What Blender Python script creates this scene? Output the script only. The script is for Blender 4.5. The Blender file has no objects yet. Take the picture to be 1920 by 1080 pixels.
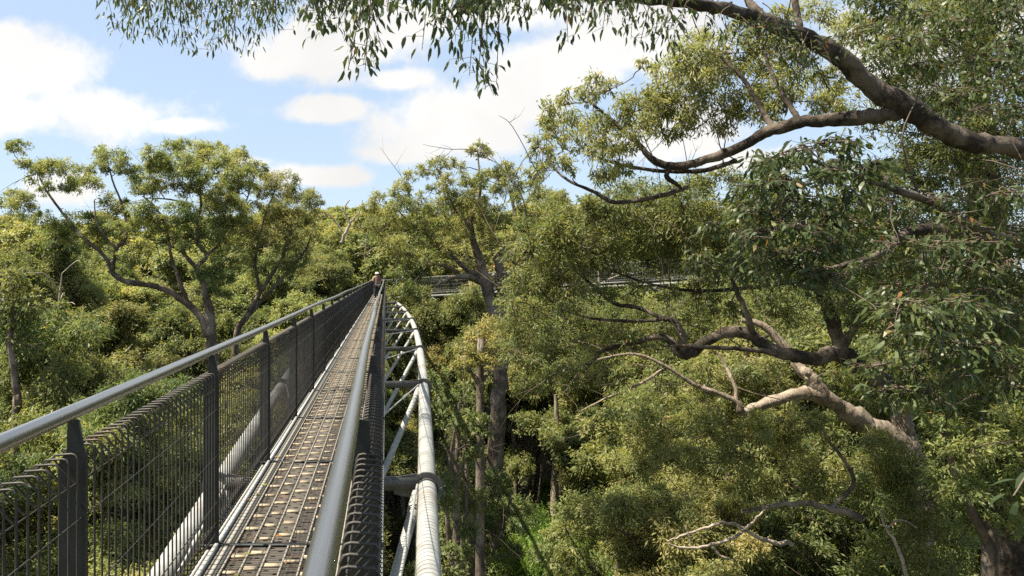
import bpy, math, random
import numpy as np
from mathutils import Vector, Matrix

SEED = 11
rng = np.random.default_rng(SEED)
random.seed(SEED)
R = math.radians
F, VX, VY = 1400.0, 724.0, 514.0          # focal length and vanishing point in photo pixels


def P(px, py, Y):
    return np.array([(px - VX) * Y / F, Y, (VY - py) * Y / F])


scene = bpy.context.scene
COL = scene.collection


# ------------------------------------------------------------------ helpers
class Geo:
    def __init__(self):
        self.v, self.f, self.t, self.a, self.m = [], [], [], [], []
        self.n = 0

    def add(self, verts, faces, tint=None):
        """faces: array (M,k) of local indices; tint: (M,) per-face value"""
        verts = np.asarray(verts, dtype=np.float32)
        faces = np.asarray(faces, dtype=np.int32)
        self.v.append(verts)
        self.f.append((faces + self.n).ravel())
        self.t.append(np.full(len(faces), faces.shape[1], dtype=np.int32))
        self.a.append(np.zeros(len(faces), np.float32) if tint is None else np.asarray(tint, np.float32))
        self.m.append(np.zeros(len(faces), np.int32))
        self.n += len(verts)

    def merge(self, other, slot):
        for v in other.v:
            self.v.append(v)
        for f, t, a in zip(other.f, other.t, other.a):
            self.f.append(f + self.n); self.t.append(t); self.a.append(a); self.m.append(np.full(len(t), slot, np.int32))
        self.n += other.n
        return self

    def mesh(self, name, smooth=False):
        me = bpy.data.meshes.new(name)
        v = np.concatenate(self.v)
        f = np.concatenate(self.f)
        t = np.concatenate(self.t)
        me.vertices.add(len(v))
        me.vertices.foreach_set('co', v.ravel())
        me.loops.add(len(f))
        me.loops.foreach_set('vertex_index', f)
        me.polygons.add(len(t))
        st = np.zeros(len(t), np.int32)
        st[1:] = np.cumsum(t)[:-1]
        me.polygons.foreach_set('loop_start', st)
        if smooth:
            me.polygons.foreach_set('use_smooth', np.ones(len(t), bool))
        mi = np.concatenate(self.m)
        if mi.any():
            me.polygons.foreach_set('material_index', mi)
        a = np.concatenate(self.a)
        if a.any():
            at = me.attributes.new('tint', 'FLOAT', 'FACE')
            at.data.foreach_set('value', a)
        me.update(calc_edges=True)
        me.validate()
        return me

    def build(self, name, mat, parent=None, smooth=False):
        me = self.mesh(name, smooth)
        me.materials.append(mat)
        return link(name, me, parent)


def link(name, data, parent=None):
    o = bpy.data.objects.new(name, data)
    COL.objects.link(o)
    if parent is not None:
        o.parent = parent
    return o


def thing(name, label, cat, loc=(0, 0, 0), group=None):
    o = bpy.data.objects.new(name, None)
    COL.objects.link(o)
    o.location = loc
    o.empty_display_size = 0.3
    tag(o, label, cat, group)
    return o


def tag(o, label=None, cat=None, group=None, kind=None):
    if label:
        o['label'] = label
    if cat:
        o['category'] = cat
    if group:
        o['group'] = group
    if kind:
        o['kind'] = kind
    return o


def copy_tree(o, parent=None):
    c = o.copy()
    COL.objects.link(c)
    if parent is not None:
        c.parent = parent
    for ch in o.children:
        copy_tree(ch, c)
    return c


def norm(a):
    return a / np.maximum(np.linalg.norm(a, axis=-1, keepdims=True), 1e-9)


def smooth_path(pts, rad, step=3, wob=0.0):
    """Catmull-Rom through the points, radii interpolated."""
    p = np.asarray(pts, float)
    r = np.asarray(rad, float)
    n = len(p)
    if n < 3:
        k = np.linspace(0, 1, step + 1)[:, None]
        q = p[0] + (p[-1] - p[0]) * k
        rr = r[0] + (r[-1] - r[0]) * k[:, 0]
    else:
        q, rr = [], []
        for i in range(n - 1):
            p0, p1, p2, p3 = p[max(i - 1, 0)], p[i], p[i + 1], p[min(i + 2, n - 1)]
            for k in range(step):
                t = k / step
                q.append(0.5 * ((2 * p1) + (-p0 + p2) * t + (2 * p0 - 5 * p1 + 4 * p2 - p3) * t * t + (-p0 + 3 * p1 - 3 * p2 + p3) * t ** 3))
                rr.append(r[i] + (r[i + 1] - r[i]) * t)
        q.append(p[-1])
        rr.append(r[-1])
        q, rr = np.array(q), np.array(rr)
    if wob:
        w = rng.normal(0, 1, q.shape) * (rr * wob)[:, None]
        w[0] = 0
        q = q + w
    return q, rr


def tube(g, q, r, sides=6, lump=0.0, cap=False):
    q = np.asarray(q, float)
    r = np.broadcast_to(np.asarray(r, float), (len(q),))
    n = len(q)
    t = np.gradient(q, axis=0)
    t = norm(t)
    up = np.array([0, 0, 1.0]) if abs(t[0][2]) < 0.9 else np.array([1.0, 0, 0])
    u = norm(np.cross(t[0], up))
    U = np.zeros_like(q)
    for i in range(n):
        u = u - t[i] * np.dot(u, t[i])
        u = u / max(np.linalg.norm(u), 1e-9)
        U[i] = u
    W = np.cross(t, U)
    ang = np.arange(sides) * 2 * math.pi / sides
    rr = np.repeat(r[:, None], sides, 1)
    if lump:
        rr = rr * (1 + lump * rng.normal(0, 1, rr.shape))
    v = q[:, None, :] + rr[..., None] * (np.cos(ang)[None, :, None] * U[:, None, :] + np.sin(ang)[None, :, None] * W[:, None, :])
    v = v.reshape(-1, 3)
    i = np.arange(n - 1)[:, None] * sides
    j = np.arange(sides)[None, :]
    j2 = (j + 1) % sides
    f = np.stack([i + j, i + j2, i + sides + j2, i + sides + j], -1).reshape(-1, 4)
    g.add(v, f)
    if cap:
        g.add(v[:sides], np.arange(sides)[None, ::-1])
        g.add(v[-sides:], np.arange(sides)[None, :])


def box(g, c, s, rot=None):
    c, s = np.asarray(c, float), np.asarray(s, float) / 2
    v = np.array([[x, y, z] for x in (-1, 1) for y in (-1, 1) for z in (-1, 1)], float) * s
    if rot is not None:
        v = v @ np.array(rot.to_3x3()).T
    f = [[0, 1, 3, 2], [4, 6, 7, 5], [0, 4, 5, 1], [2, 3, 7, 6], [0, 2, 6, 4], [1, 5, 7, 3]]
    g.add(v + c, f)


def prism(g, poly, axis, a0, a1):
    """polygon (list of 2-D points) extruded along an axis ('y': poly is x,z)"""
    n = len(poly)

    def mk(p, a):
        return {'y': (p[0], a, p[1]), 'x': (a, p[0], p[1]), 'z': (p[0], p[1], a)}[axis]
    v = [mk(p, a0) for p in poly] + [mk(p, a1) for p in poly]
    g.add(v, [[i, (i + 1) % n, n + (i + 1) % n, n + i] for i in range(n)])
    g.add(v[:n], [list(range(n))[::-1]])
    g.add(v[n:], [list(range(n))])


# ------------------------------------------------------------------ materials
def new_mat(name):
    m = bpy.data.materials.new(name)
    m.use_nodes = True
    nt = m.node_tree
    nt.nodes.clear()
    out = nt.nodes.new('ShaderNodeOutputMaterial')
    return m, nt, out


def N(nt, typ, **kw):
    n = nt.nodes.new(typ)
    for k, v in kw.items():
        if k.startswith('_'):
            setattr(n, k[1:], v)
        else:
            n.inputs[k.replace('__', ' ')].default_value = v
    return n


def ramp(nt, stops, fac=None):
    n = nt.nodes.new('ShaderNodeValToRGB')
    el = n.color_ramp.elements
    while len(el) < len(stops):
        el.new(0.5)
    for e, (p, c) in zip(el, stops):
        e.position = p
        e.color = (*c, 1)
    if fac is not None:
        nt.links.new(fac, n.inputs[0])
    return n


def leaf_mat(name, stops, transl=0.45, rough=0.5, spec=0.25, vary=0.12):
    m, nt, out = new_mat(name)
    L = nt.links
    at = N(nt, 'ShaderNodeAttribute', _attribute_name='tint')
    rp = ramp(nt, stops, at.outputs['Fac'])
    oi = nt.nodes.new('ShaderNodeObjectInfo')
    mr = nt.nodes.new('ShaderNodeMapRange')
    mr.inputs['To Min'].default_value = 0.5 - 0.016 * vary / 0.12
    mr.inputs['To Max'].default_value = 0.5 + 0.018 * vary / 0.12
    L.new(oi.outputs['Random'], mr.inputs['Value'])
    mv = nt.nodes.new('ShaderNodeMapRange')
    mv.inputs['To Min'].default_value = 1 - vary * 1.6
    mv.inputs['To Max'].default_value = 1 + vary * 1.6
    mm = N(nt, 'ShaderNodeMath', _operation='MULTIPLY_ADD')
    mm.inputs[1].default_value = 7.31
    mm.inputs[2].default_value = 0.17
    fr = N(nt, 'ShaderNodeMath', _operation='FRACT')
    L.new(oi.outputs['Random'], mm.inputs[0])
    L.new(mm.outputs[0], fr.inputs[0])
    L.new(fr.outputs[0], mv.inputs['Value'])
    hs = nt.nodes.new('ShaderNodeHueSaturation')
    L.new(mr.outputs[0], hs.inputs['Hue'])
    L.new(mv.outputs[0], hs.inputs['Value'])
    L.new(rp.outputs[0], hs.inputs['Color'])
    pr = N(nt, 'ShaderNodeBsdfPrincipled', Roughness=rough)
    pr.inputs['Specular IOR Level'].default_value = spec
    L.new(hs.outputs[0], pr.inputs['Base Color'])
    tr = nt.nodes.new('ShaderNodeBsdfTranslucent')
    mx = nt.nodes.new('ShaderNodeMix')
    mx.data_type = 'RGBA'
    mx.blend_type = 'MULTIPLY'
    mx.inputs['Factor'].default_value = 1
    mx.inputs['B'].default_value = (1.5, 1.45, 0.75, 1)
    L.new(hs.outputs[0], mx.inputs['A'])
    L.new(mx.outputs['Result'], tr.inputs['Color'])
    ms = nt.nodes.new('ShaderNodeMixShader')
    ms.inputs[0].default_value = transl
    L.new(pr.outputs[0], ms.inputs[1])
    L.new(tr.outputs[0], ms.inputs[2])
    L.new(ms.outputs[0], out.inputs[0])
    return m


def bark_mat(name, c1, c2, c3, scale=3.0, stretch=0.25, bump=0.8):
    m, nt, out = new_mat(name)
    L = nt.links
    tc = nt.nodes.new('ShaderNodeTexCoord')
    mp = nt.nodes.new('ShaderNodeMapping')
    mp.inputs['Scale'].default_value = (1, 1, stretch)
    L.new(tc.outputs['Object'], mp.inputs[0])
    n1 = N(nt, 'ShaderNodeTexNoise', Scale=scale * 4, Detail=8.0, Roughness=0.65)
    n2 = N(nt, 'ShaderNodeTexNoise', Scale=scale * 0.5, Detail=4.0, Roughness=0.6)
    L.new(mp.outputs[0], n1.inputs['Vector'])
    L.new(tc.outputs['Object'], n2.inputs['Vector'])
    r1 = ramp(nt, [(0.3, c1), (0.62, c2)], n1.outputs[0])
    r2 = ramp(nt, [(0.47, (0, 0, 0)), (0.60, (1, 1, 1))], n2.outputs[0])
    mx = nt.nodes.new('ShaderNodeMix')
    mx.data_type = 'RGBA'
    L.new(r2.outputs[0], mx.inputs['Factor'])
    L.new(r1.outputs[0], mx.inputs['A'])
    mx.inputs['B'].default_value = (*c3, 1)
    bp = N(nt, 'ShaderNodeBump', Strength=bump, Distance=0.06)
    L.new(n1.outputs[0], bp.inputs['Height'])
    pr = N(nt, 'ShaderNodeBsdfPrincipled', Roughness=0.9)
    pr.inputs['Specular IOR Level'].default_value = 0.2
    L.new(mx.outputs['Result'], pr.inputs['Base Color'])
    L.new(bp.outputs[0], pr.inputs['Normal'])
    L.new(pr.outputs[0], out.inputs[0])
    return m


def steel_mat(name, c1, c2, rough=0.4, metal=0.8, rust=0.0, scale=9.0, streak=(1, 1, 1), rv=1.0):
    m, nt, out = new_mat(name)
    L = nt.links
    tc = nt.nodes.new('ShaderNodeTexCoord')
    mp = nt.nodes.new('ShaderNodeMapping')
    mp.inputs['Scale'].default_value = streak
    L.new(tc.outputs['Object'], mp.inputs[0])
    n1 = N(nt, 'ShaderNodeTexNoise', Scale=scale, Detail=6.0, Roughness=0.7)
    n2 = N(nt, 'ShaderNodeTexNoise', Scale=scale * 0.22, Detail=5.0, Roughness=0.65)
    L.new(mp.outputs[0], n1.inputs['Vector'])
    L.new(mp.outputs[0], n2.inputs['Vector'])
    r1 = ramp(nt, [(0.3, c1), (0.7, c2)], n1.outputs[0])
    r2 = ramp(nt, [(0.56, (0, 0, 0)), (0.74, (rust, rust, rust))], n2.outputs[0])
    mx = nt.nodes.new('ShaderNodeMix')
    mx.data_type = 'RGBA'
    L.new(r2.outputs[0], mx.inputs['Factor'])
    L.new(r1.outputs[0], mx.inputs['A'])
    mx.inputs['B'].default_value = (0.16, 0.085, 0.045, 1)
    rr = nt.nodes.new('ShaderNodeMapRange')
    rr.inputs['To Min'].default_value = rough - 0.1 * rv
    rr.inputs['To Max'].default_value = rough + 0.14 * rv
    L.new(n1.outputs[0], rr.inputs['Value'])
    pr = N(nt, 'ShaderNodeBsdfPrincipled', Metallic=metal)
    L.new(mx.outputs['Result'], pr.inputs['Base Color'])
    L.new(rr.outputs[0], pr.inputs['Roughness'])
    L.new(pr.outputs[0], out.inputs[0])
    return m


def plain_mat(name, c, rough=0.8, scale=20.0, var=0.25):
    m, nt, out = new_mat(name)
    tc = nt.nodes.new('ShaderNodeTexCoord')
    n1 = N(nt, 'ShaderNodeTexNoise', Scale=scale, Detail=5.0)
    nt.links.new(tc.outputs['Object'], n1.inputs['Vector'])
    r1 = ramp(nt, [(0.3, tuple(x * (1 - var) for x in c)), (0.7, tuple(min(1, x * (1 + var)) for x in c))], n1.outputs[0])
    pr = N(nt, 'ShaderNodeBsdfPrincipled', Roughness=rough)
    nt.links.new(r1.outputs[0], pr.inputs['Base Color'])
    nt.links.new(pr.outputs[0], out.inputs[0])
    return m


GREEN = [(0.0, (0.076, 0.108, 0.044)), (0.35, (0.146, 0.170, 0.064)), (0.65, (0.226, 0.232, 0.090)),
         (0.86, (0.305, 0.272, 0.112)), (0.93, (0.370, 0.230, 0.110)), (1.0, (0.340, 0.155, 0.085))]
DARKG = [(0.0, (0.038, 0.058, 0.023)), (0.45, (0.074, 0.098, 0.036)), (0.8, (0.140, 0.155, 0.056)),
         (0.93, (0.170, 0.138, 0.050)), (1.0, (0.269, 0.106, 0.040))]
FRESH = [(0.0, (0.075, 0.135, 0.026)), (0.5, (0.125, 0.190, 0.036)), (1.0, (0.185, 0.220, 0.050))]
M_LEAF = leaf_mat('gum leaf', GREEN)
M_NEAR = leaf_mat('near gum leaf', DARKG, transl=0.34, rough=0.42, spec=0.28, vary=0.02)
M_FRESH = leaf_mat('fresh shrub leaf', FRESH, transl=0.4, rough=0.5)
M_BARK = bark_mat('tingle bark', (0.034, 0.027, 0.021), (0.125, 0.098, 0.077), (0.20, 0.165, 0.135))
M_DARKBARK = bark_mat('dark limb bark', (0.011, 0.009, 0.007), (0.044, 0.034, 0.026), (0.12, 0.096, 0.075), scale=4, stretch=0.7)
M_PALEBARK = bark_mat('pale gum bark', (0.09, 0.070, 0.052), (0.22, 0.175, 0.135), (0.30, 0.245, 0.195), scale=3, stretch=0.5)
M_TWIG = bark_mat('twig bark', (0.03, 0.022, 0.016), (0.085, 0.064, 0.047), (0.12, 0.092, 0.07), scale=3, stretch=1, bump=0.1)
M_DEAD = bark_mat('bleached dead wood', (0.14, 0.11, 0.085), (0.28, 0.235, 0.19), (0.34, 0.29, 0.24), scale=5, stretch=1, bump=0.2)
M_RAIL = steel_mat('handrail steel', (0.40, 0.395, 0.375), (0.47, 0.465, 0.445), rough=0.30, metal=1.0, rust=0.22, scale=9, streak=(1, 0.08, 1), rv=.3)
M_GALV = steel_mat('galvanised tube', (0.22, 0.22, 0.21), (0.38, 0.38, 0.362), rough=0.55, metal=0.3, rust=0.65, scale=4.5)
M_GALVFAR = steel_mat('shaded tube', (0.09, 0.09, 0.088), (0.16, 0.16, 0.155), rough=0.6, metal=0.3)  # darker copy of the galvanised tube, shade put into its colour
M_WIRE = steel_mat('mesh wire', (0.030, 0.028, 0.025), (0.065, 0.060, 0.053), rough=0.55, metal=0.55, rust=0.4)
M_POST = steel_mat('post plate', (0.012, 0.014, 0.014), (0.027, 0.029, 0.028), rough=0.5, metal=0.4)
M_DARKST = steel_mat('beam steel', (0.055, 0.055, 0.053), (0.11, 0.11, 0.105), rough=0.5, metal=0.4, rust=0.3)
M_KICK = steel_mat('kick plate', (0.38, 0.38, 0.36), (0.52, 0.52, 0.49), rough=0.5, metal=0.25)
M_GRATE = steel_mat('deck grating', (0.030, 0.025, 0.020), (0.068, 0.057, 0.045), rough=0.6, metal=0.25, rust=0.6, scale=16)
M_GLINT = plain_mat('deck glint', (0.27, 0.215, 0.145), 0.75, 25, .2)  # tan stands in for light catching the grating
M_RIB = plain_mat('deck rib', (0.15, 0.135, 0.108), 0.6, 40)



def perforated_mat():
    m, nt, out = new_mat('perforated plate')
    L = nt.links
    tc = nt.nodes.new('ShaderNodeTexCoord')
    vo = nt.nodes.new('ShaderNodeTexVoronoi')
    vo.inputs['Scale'].default_value = 42
    vo.inputs['Randomness'].default_value = 0.0
    L.new(tc.outputs['Object'], vo.inputs['Vector'])
    rp = ramp(nt, [(0.24, (0.004, 0.004, 0.004)), (0.32, (0.085, 0.08, 0.07))], vo.outputs['Distance'])
    pr = N(nt, 'ShaderNodeBsdfPrincipled', Roughness=0.55, Metallic=0.3)
    L.new(rp.outputs[0], pr.inputs['Base Color'])
    L.new(pr.outputs[0], out.inputs[0])
    return m


M_PERF = perforated_mat()

# ------------------------------------------------------------------ world, sun, camera
SUN_EL, SUN_AZ = R(61), R(-94)            # azimuth measured from +Y towards +X
sdir = Vector((math.sin(SUN_AZ) * math.cos(SUN_EL), math.cos(SUN_AZ) * math.cos(SUN_EL), math.sin(SUN_EL)))


def make_world():
    w = bpy.data.worlds.new('World')
    scene.world = w
    w.use_nodes = True
    nt = w.node_tree
    nt.nodes.clear()
    L = nt.links
    out = nt.nodes.new('ShaderNodeOutputWorld')
    bg = N(nt, 'ShaderNodeBackground', Strength=0.058)
    sky = nt.nodes.new('ShaderNodeTexSky')
    sky.sky_type = 'NISHITA'
    sky.sun_disc = False
    sky.sun_elevation = SUN_EL
    sky.sun_rotation = SUN_AZ
    sky.air_density = 1.0
    sky.dust_density = 0.6
    sky.ozone_density = 1.0
    tc = nt.nodes.new('ShaderNodeTexCoord')
    sep = nt.nodes.new('ShaderNodeSeparateXYZ')
    L.new(tc.outputs['Generated'], sep.inputs[0])
    ym = N(nt, 'ShaderNodeMath', _operation='ABSOLUTE')
    L.new(sep.outputs['Y'], ym.inputs[0])
    yc = N(nt, 'ShaderNodeMath', _operation='MAXIMUM')
    yc.inputs[1].default_value = 0.08
    L.new(ym.outputs[0], yc.inputs[0])
    u = N(nt, 'ShaderNodeMath', _operation='DIVIDE')
    L.new(sep.outputs['X'], u.inputs[0]); L.new(yc.outputs[0], u.inputs[1])
    v = N(nt, 'ShaderNodeMath', _operation='DIVIDE')
    L.new(sep.outputs['Z'], v.inputs[0]); L.new(yc.outputs[0], v.inputs[1])
    uv = nt.nodes.new('ShaderNodeCombineXYZ')
    L.new(u.outputs[0], uv.inputs[0]); L.new(v.outputs[0], uv.inputs[1])
    # billow the edges: move the look-up by noise
    nz = N(nt, 'ShaderNodeTexNoise', Scale=7.0, Detail=9.0, Roughness=0.62)
    L.new(uv.outputs[0], nz.inputs['Vector'])
    nb = N(nt, 'ShaderNodeTexNoise', Scale=3.2, Detail=4.0, Roughness=0.5)
    L.new(uv.outputs[0], nb.inputs['Vector'])
    # clouds as soft ellipses on the sky: centre and half-size in photo degrees
    blobs = [(60, 130, 190, 70), (200, 205, 190, 60), (40, 215, 170, 50), (330, 235, 90, 22), (20, 80, 70, 40), (100, 350, 90, 32),
             (600, 90, 170, 60), (700, 40, 170, 55), (500, 120, 60, 30), (740, 150, 70, 25),
             (620, 205, 75, 26), (830, 235, 150, 75), (780, 285, 90, 25), (560, 330, 130, 22), (430, 305, 80, 14),
             (1060, 125, 170, 75), (1190, 70, 180, 90), (1000, 190, 120, 40), (1260, 250, 150, 60), (1400, 300, 120, 30),
             (980, 20, 120, 50), (1700, 100, 150, 90), (1900, 40, 100, 80), (300, -120, 260, 60), (900, -190, 400, 80), (1500, -200, 300, 80)]
    prev = None
    for (px, py, rx, ry) in blobs:
        s = N(nt, 'ShaderNodeVectorMath', _operation='SUBTRACT')
        s.inputs[1].default_value = ((px - VX) / F, (VY - py) / F, 0)
        L.new(uv.outputs[0], s.inputs[0])
        m = N(nt, 'ShaderNodeVectorMath', _operation='MULTIPLY')
        m.inputs[1].default_value = (F / rx, F / ry, 0)
        L.new(s.outputs[0], m.inputs[0])
        ln = N(nt, 'ShaderNodeVectorMath', _operation='LENGTH')
        L.new(m.outputs[0], ln.inputs[0])
        if prev is None:
            prev = ln.outputs['Value']
        else:
            mn = N(nt, 'ShaderNodeMath', _operation='SMOOTH_MIN')
            mn.inputs[2].default_value = 0.35
            L.new(prev, mn.inputs[0]); L.new(ln.outputs['Value'], mn.inputs[1])
            prev = mn.outputs[0]
    a = N(nt, 'ShaderNodeMath', _operation='MULTIPLY_ADD')
    a.inputs[1].default_value = 2.6
    L.new(nz.outputs[0], a.inputs[0]); L.new(prev, a.inputs[2])
    b = N(nt, 'ShaderNodeMath', _operation='MULTIPLY_ADD')
    b.inputs[1].default_value = 1.2
    L.new(nb.outputs[0], b.inputs[0]); L.new(a.outputs[0], b.inputs[2])
    mk = nt.nodes.new('ShaderNodeMapRange')
    mk.interpolation_type = 'SMOOTHSTEP'
    mk.inputs['From Min'].default_value = 3.12
    mk.inputs['From Max'].default_value = 2.52
    mk.inputs['To Min'].default_value = 0.0
    mk.inputs['To Max'].default_value = 0.97
    L.new(b.outputs[0], mk.inputs['Value'])
    veil = N(nt, 'ShaderNodeMix', _data_type='RGBA')
    veil.inputs['Factor'].default_value = 0.64       # thin high cloud over all of the blue
    veil.inputs['B'].default_value = (4.1, 5.05, 6.3, 1)
    L.new(sky.outputs[0], veil.inputs['A'])
    mx = N(nt, 'ShaderNodeMix', _data_type='RGBA')
    cs = nt.nodes.new('ShaderNodeMapRange')
    cs.inputs['From Min'].default_value = 0.35
    cs.inputs['From Max'].default_value = 0.65
    cs.inputs['To Min'].default_value = 5.2
    cs.inputs['To Max'].default_value = 6.7
    L.new(nb.outputs[0], cs.inputs['Value'])
    cc = N(nt, 'ShaderNodeVectorMath', _operation='SCALE')
    cc.inputs[0].default_value = (1.0, 0.985, 0.955)
    L.new(cs.outputs[0], cc.inputs['Scale'])
    L.new(cc.outputs[0], mx.inputs['B'])
    L.new(mk.outputs[0], mx.inputs['Factor'])
    L.new(veil.outputs['Result'], mx.inputs['A'])
    L.new(mx.outputs['Result'], bg.inputs['Color'])
    L.new(bg.outputs[0], out.inputs[0])


make_world()
sl = bpy.data.lights.new('sun', 'SUN')
sl.energy = 5.0
sl.angle = R(0.5)
sl.color = (1.0, 0.92, 0.75)
so = bpy.data.objects.new('sun', sl)
COL.objects.link(so)
so.rotation_euler = sdir.to_track_quat('Z', 'Y').to_euler()

cam = bpy.data.cameras.new('camera')
cam.sensor_width = 36
cam.lens = F / 1920 * 36
cam.shift_x = (960 - VX) / 1920
cam.shift_y = (VY - 540) / 1920
cam.clip_start = 0.05
cam.clip_end = 3000
co = bpy.data.objects.new('camera', cam)
COL.objects.link(co)
co.rotation_euler = (R(90), 0, 0)
scene.camera = co

scene.view_settings.view_transform = 'Standard'
scene.view_settings.look = 'None'
scene.view_settings.exposure = 1.55
scene.view_settings.gamma = 1
scene.render.engine = 'CYCLES'
cy = scene.cycles
cy.max_bounces = 6
cy.volume_bounces = 0
cy.diffuse_bounces = 5
cy.glossy_bounces = 2
cy.transmission_bounces = 4
cy.sample_clamp_indirect = 4
cy.use_denoising = False

# ------------------------------------------------------------------ terrain


def ground_z(x, y):
    h = -27 + 0.11 * np.clip(y - 25, 0, 150) + 0.02 * np.clip(np.abs(x) - 20, 0, 200)
    return h + 0.5 * np.sin(x * 0.21 + 1) * np.cos(y * 0.17) + 0.3 * np.sin(x * 0.53 + y * 0.41)


def make_ground():
    xs = np.concatenate([np.linspace(-900, -140, 12), np.linspace(-120, 160, 90), np.linspace(180, 900, 12)])
    ys = np.concatenate([np.linspace(-300, -20, 8), np.linspace(-10, 190, 80), np.linspace(210, 1500, 14)])
    X, Yg = np.meshgrid(xs, ys)
    Z = ground_z(X, Yg)
    v = np.stack([X, Yg, Z], -1).reshape(-1, 3)
    nx = len(xs)
    i = (np.arange(len(ys) - 1)[:, None] * nx + np.arange(nx - 1)[None, :]).ravel()
    g = Geo()
    g.add(v, np.stack([i, i + 1, i + nx + 1, i + nx], -1))
    m, nt, out = new_mat('forest floor')
    tc = nt.nodes.new('ShaderNodeTexCoord')
    n1 = N(nt, 'ShaderNodeTexNoise', Scale=1.3, Detail=10.0, Roughness=0.75)
    nt.links.new(tc.outputs['Object'], n1.inputs['Vector'])
    r1 = ramp(nt, [(0.3, (0.022, 0.024, 0.010)), (0.5, (0.055, 0.062, 0.022)), (0.66, (0.10, 0.075, 0.045))], n1.outputs[0])
    pr = N(nt, 'ShaderNodeBsdfPrincipled', Roughness=0.95)
    nt.links.new(r1.outputs[0], pr.inputs['Base Color'])
    nt.links.new(pr.outputs[0], out.inputs[0])
    o = g.build('ground', m, smooth=True)
    tag(o, 'leaf littered forest floor rising to a hillside', 'ground', kind='structure')


make_ground()

# ------------------------------------------------------------------ foliage


def add_leaves(g, c, axis, L, w, tint, near=False, facing=None):
    n = len(c)
    a = norm(axis)
    ref = norm(rng.normal(0, 1, (n, 3)) + np.array([0, 0, 0.9])) if facing is None else norm(rng.normal(0, .62, (n, 3)) + facing)
    s = norm(np.cross(a, ref))
    nn = np.cross(s, a)
    L = np.broadcast_to(L, (n,))[:, None]
    w = np.broadcast_to(w, (n,))[:, None]
    if not near:
        fold = w * rng.uniform(-0.5, 0.7, (n, 1))
        k = rng.uniform(-0.15, 0.1, (n, 1)) * L
        v = np.stack([c - a * L / 2, c + s * w + nn * fold + a * k, c + a * L / 2, c - s * w + nn * fold + a * k], 1).reshape(-1, 3)
        f = np.arange(n * 4).reshape(n, 4)
        g.add(v, f, np.clip(tint, 0.001, 1))
        return
    bend = rng.uniform(-0.16, 0.16, (n, 1)) * L
    curl = rng.uniform(-0.10, 0.22, (n, 1)) * L
    fold = w * rng.uniform(-0.5, 0.5, (n, 1))

    def mid(t, ww):
        b = 4 * t * (1 - t)
        m = c + a * L * (t - 0.5) + s * bend * b + nn * curl * b
        return m + s * w * ww + nn * fold * ww, m - s * w * ww + nn * fold * ww, m
    p0 = c - a * L / 2
    l1, r1, _ = mid(0.22, 0.85)
    l2, r2, _ = mid(0.58, 0.92)
    tip = c + a * L / 2
    v = np.stack([p0, l1, r1, l2, r2, tip], 1).reshape(-1, 3)
    b = np.arange(n)[:, None] * 6
    t3 = np.clip(tint, 0.001, 1)
    g.add(v, np.concatenate([b + [0, 2, 1], b + [3, 4, 5]]), np.concatenate([t3, t3]))
    g.add(v, b + [1, 2, 4, 3], t3)


def clump_leaves(g, c, r, L, w, cover=1.3, tint=0.4, droop=0.5, near=False, flat=0.9, spread=0.2, tintvar=0.22):
    """One dome of leaf sprays, the way gum foliage gathers at the branch tips. Returns the spray centres."""
    area = 2 * math.pi * r * r
    n = max(12, int(cover * area / (L * w)))
    ns = int(np.clip(12 + r * 9, 10, 26))
    d = norm(rng.normal(0, 1, (ns, 3)))
    d[:, 2] = np.where((d[:, 2] < -0.2) & (rng.random(ns) < 0.6), -d[:, 2], d[:, 2])
    sc = c + d * np.array([1, 1, flat]) * r * rng.uniform(0.5, 1.05, (ns, 1))
    wgt = rng.uniform(0.4, 1.6, ns)
    idx = rng.choice(ns, n, p=wgt / wgt.sum())
    off = rng.normal(0, 1, (n, 3)) * np.array([1, 1, 0.8]) * r * spread
    pos = sc[idx] + off
    ax = d[idx] * 0.45 + norm(off) * 0.5 + rng.normal(0, 0.45, (n, 3)) + np.array([0, 0, -droop])
    st = rng.normal(0, 0.10, ns)
    t = tint + st[idx] + rng.normal(0, tintvar * 0.55, n)
    # young coloured growth only at some outer tips
    new = (rng.random(n) < 0.006)
    t = np.where(new, rng.uniform(0.86, 1.0, n), np.clip(t, 0.0, 0.84))
    add_leaves(g, pos, ax, L * rng.uniform(0.45, 1.45, n), w * rng.uniform(0.6, 1.35, n), t, near, norm(d[idx] + off / (r * spread) * .35) * .9 + np.array([0, 0, .55]))
    return sc


class Skeleton:
    """Nodes that later branches may grow from."""

    def __init__(self):
        self.p, self.r, self.d = [], [], []

    def put(self, q, r):
        t = norm(np.gradient(np.asarray(q, float), axis=0)) if len(q) > 1 else np.zeros((1, 3))
        for a, b, c in zip(q, r, t):
            self.p.append(a); self.r.append(b); self.d.append(c)

    def near(self, c, rmin=0.0):
        p = np.array(self.p)
        r = np.array(self.r)
        d = c - p
        dist = np.linalg.norm(d, axis=1)
        cosv = (d * np.array(self.d)).sum(1) / np.maximum(dist, 1e-6)
        cost = dist * (1.25 - 0.35 * cosv) + np.where(d[:, 2] < 0, 0.5 * -d[:, 2], 0) + np.where(r < rmin, 1e3, 0)
        i = int(np.argmin(cost))
        return p[i], r[i], np.array(self.d[i]), dist[i]


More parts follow.
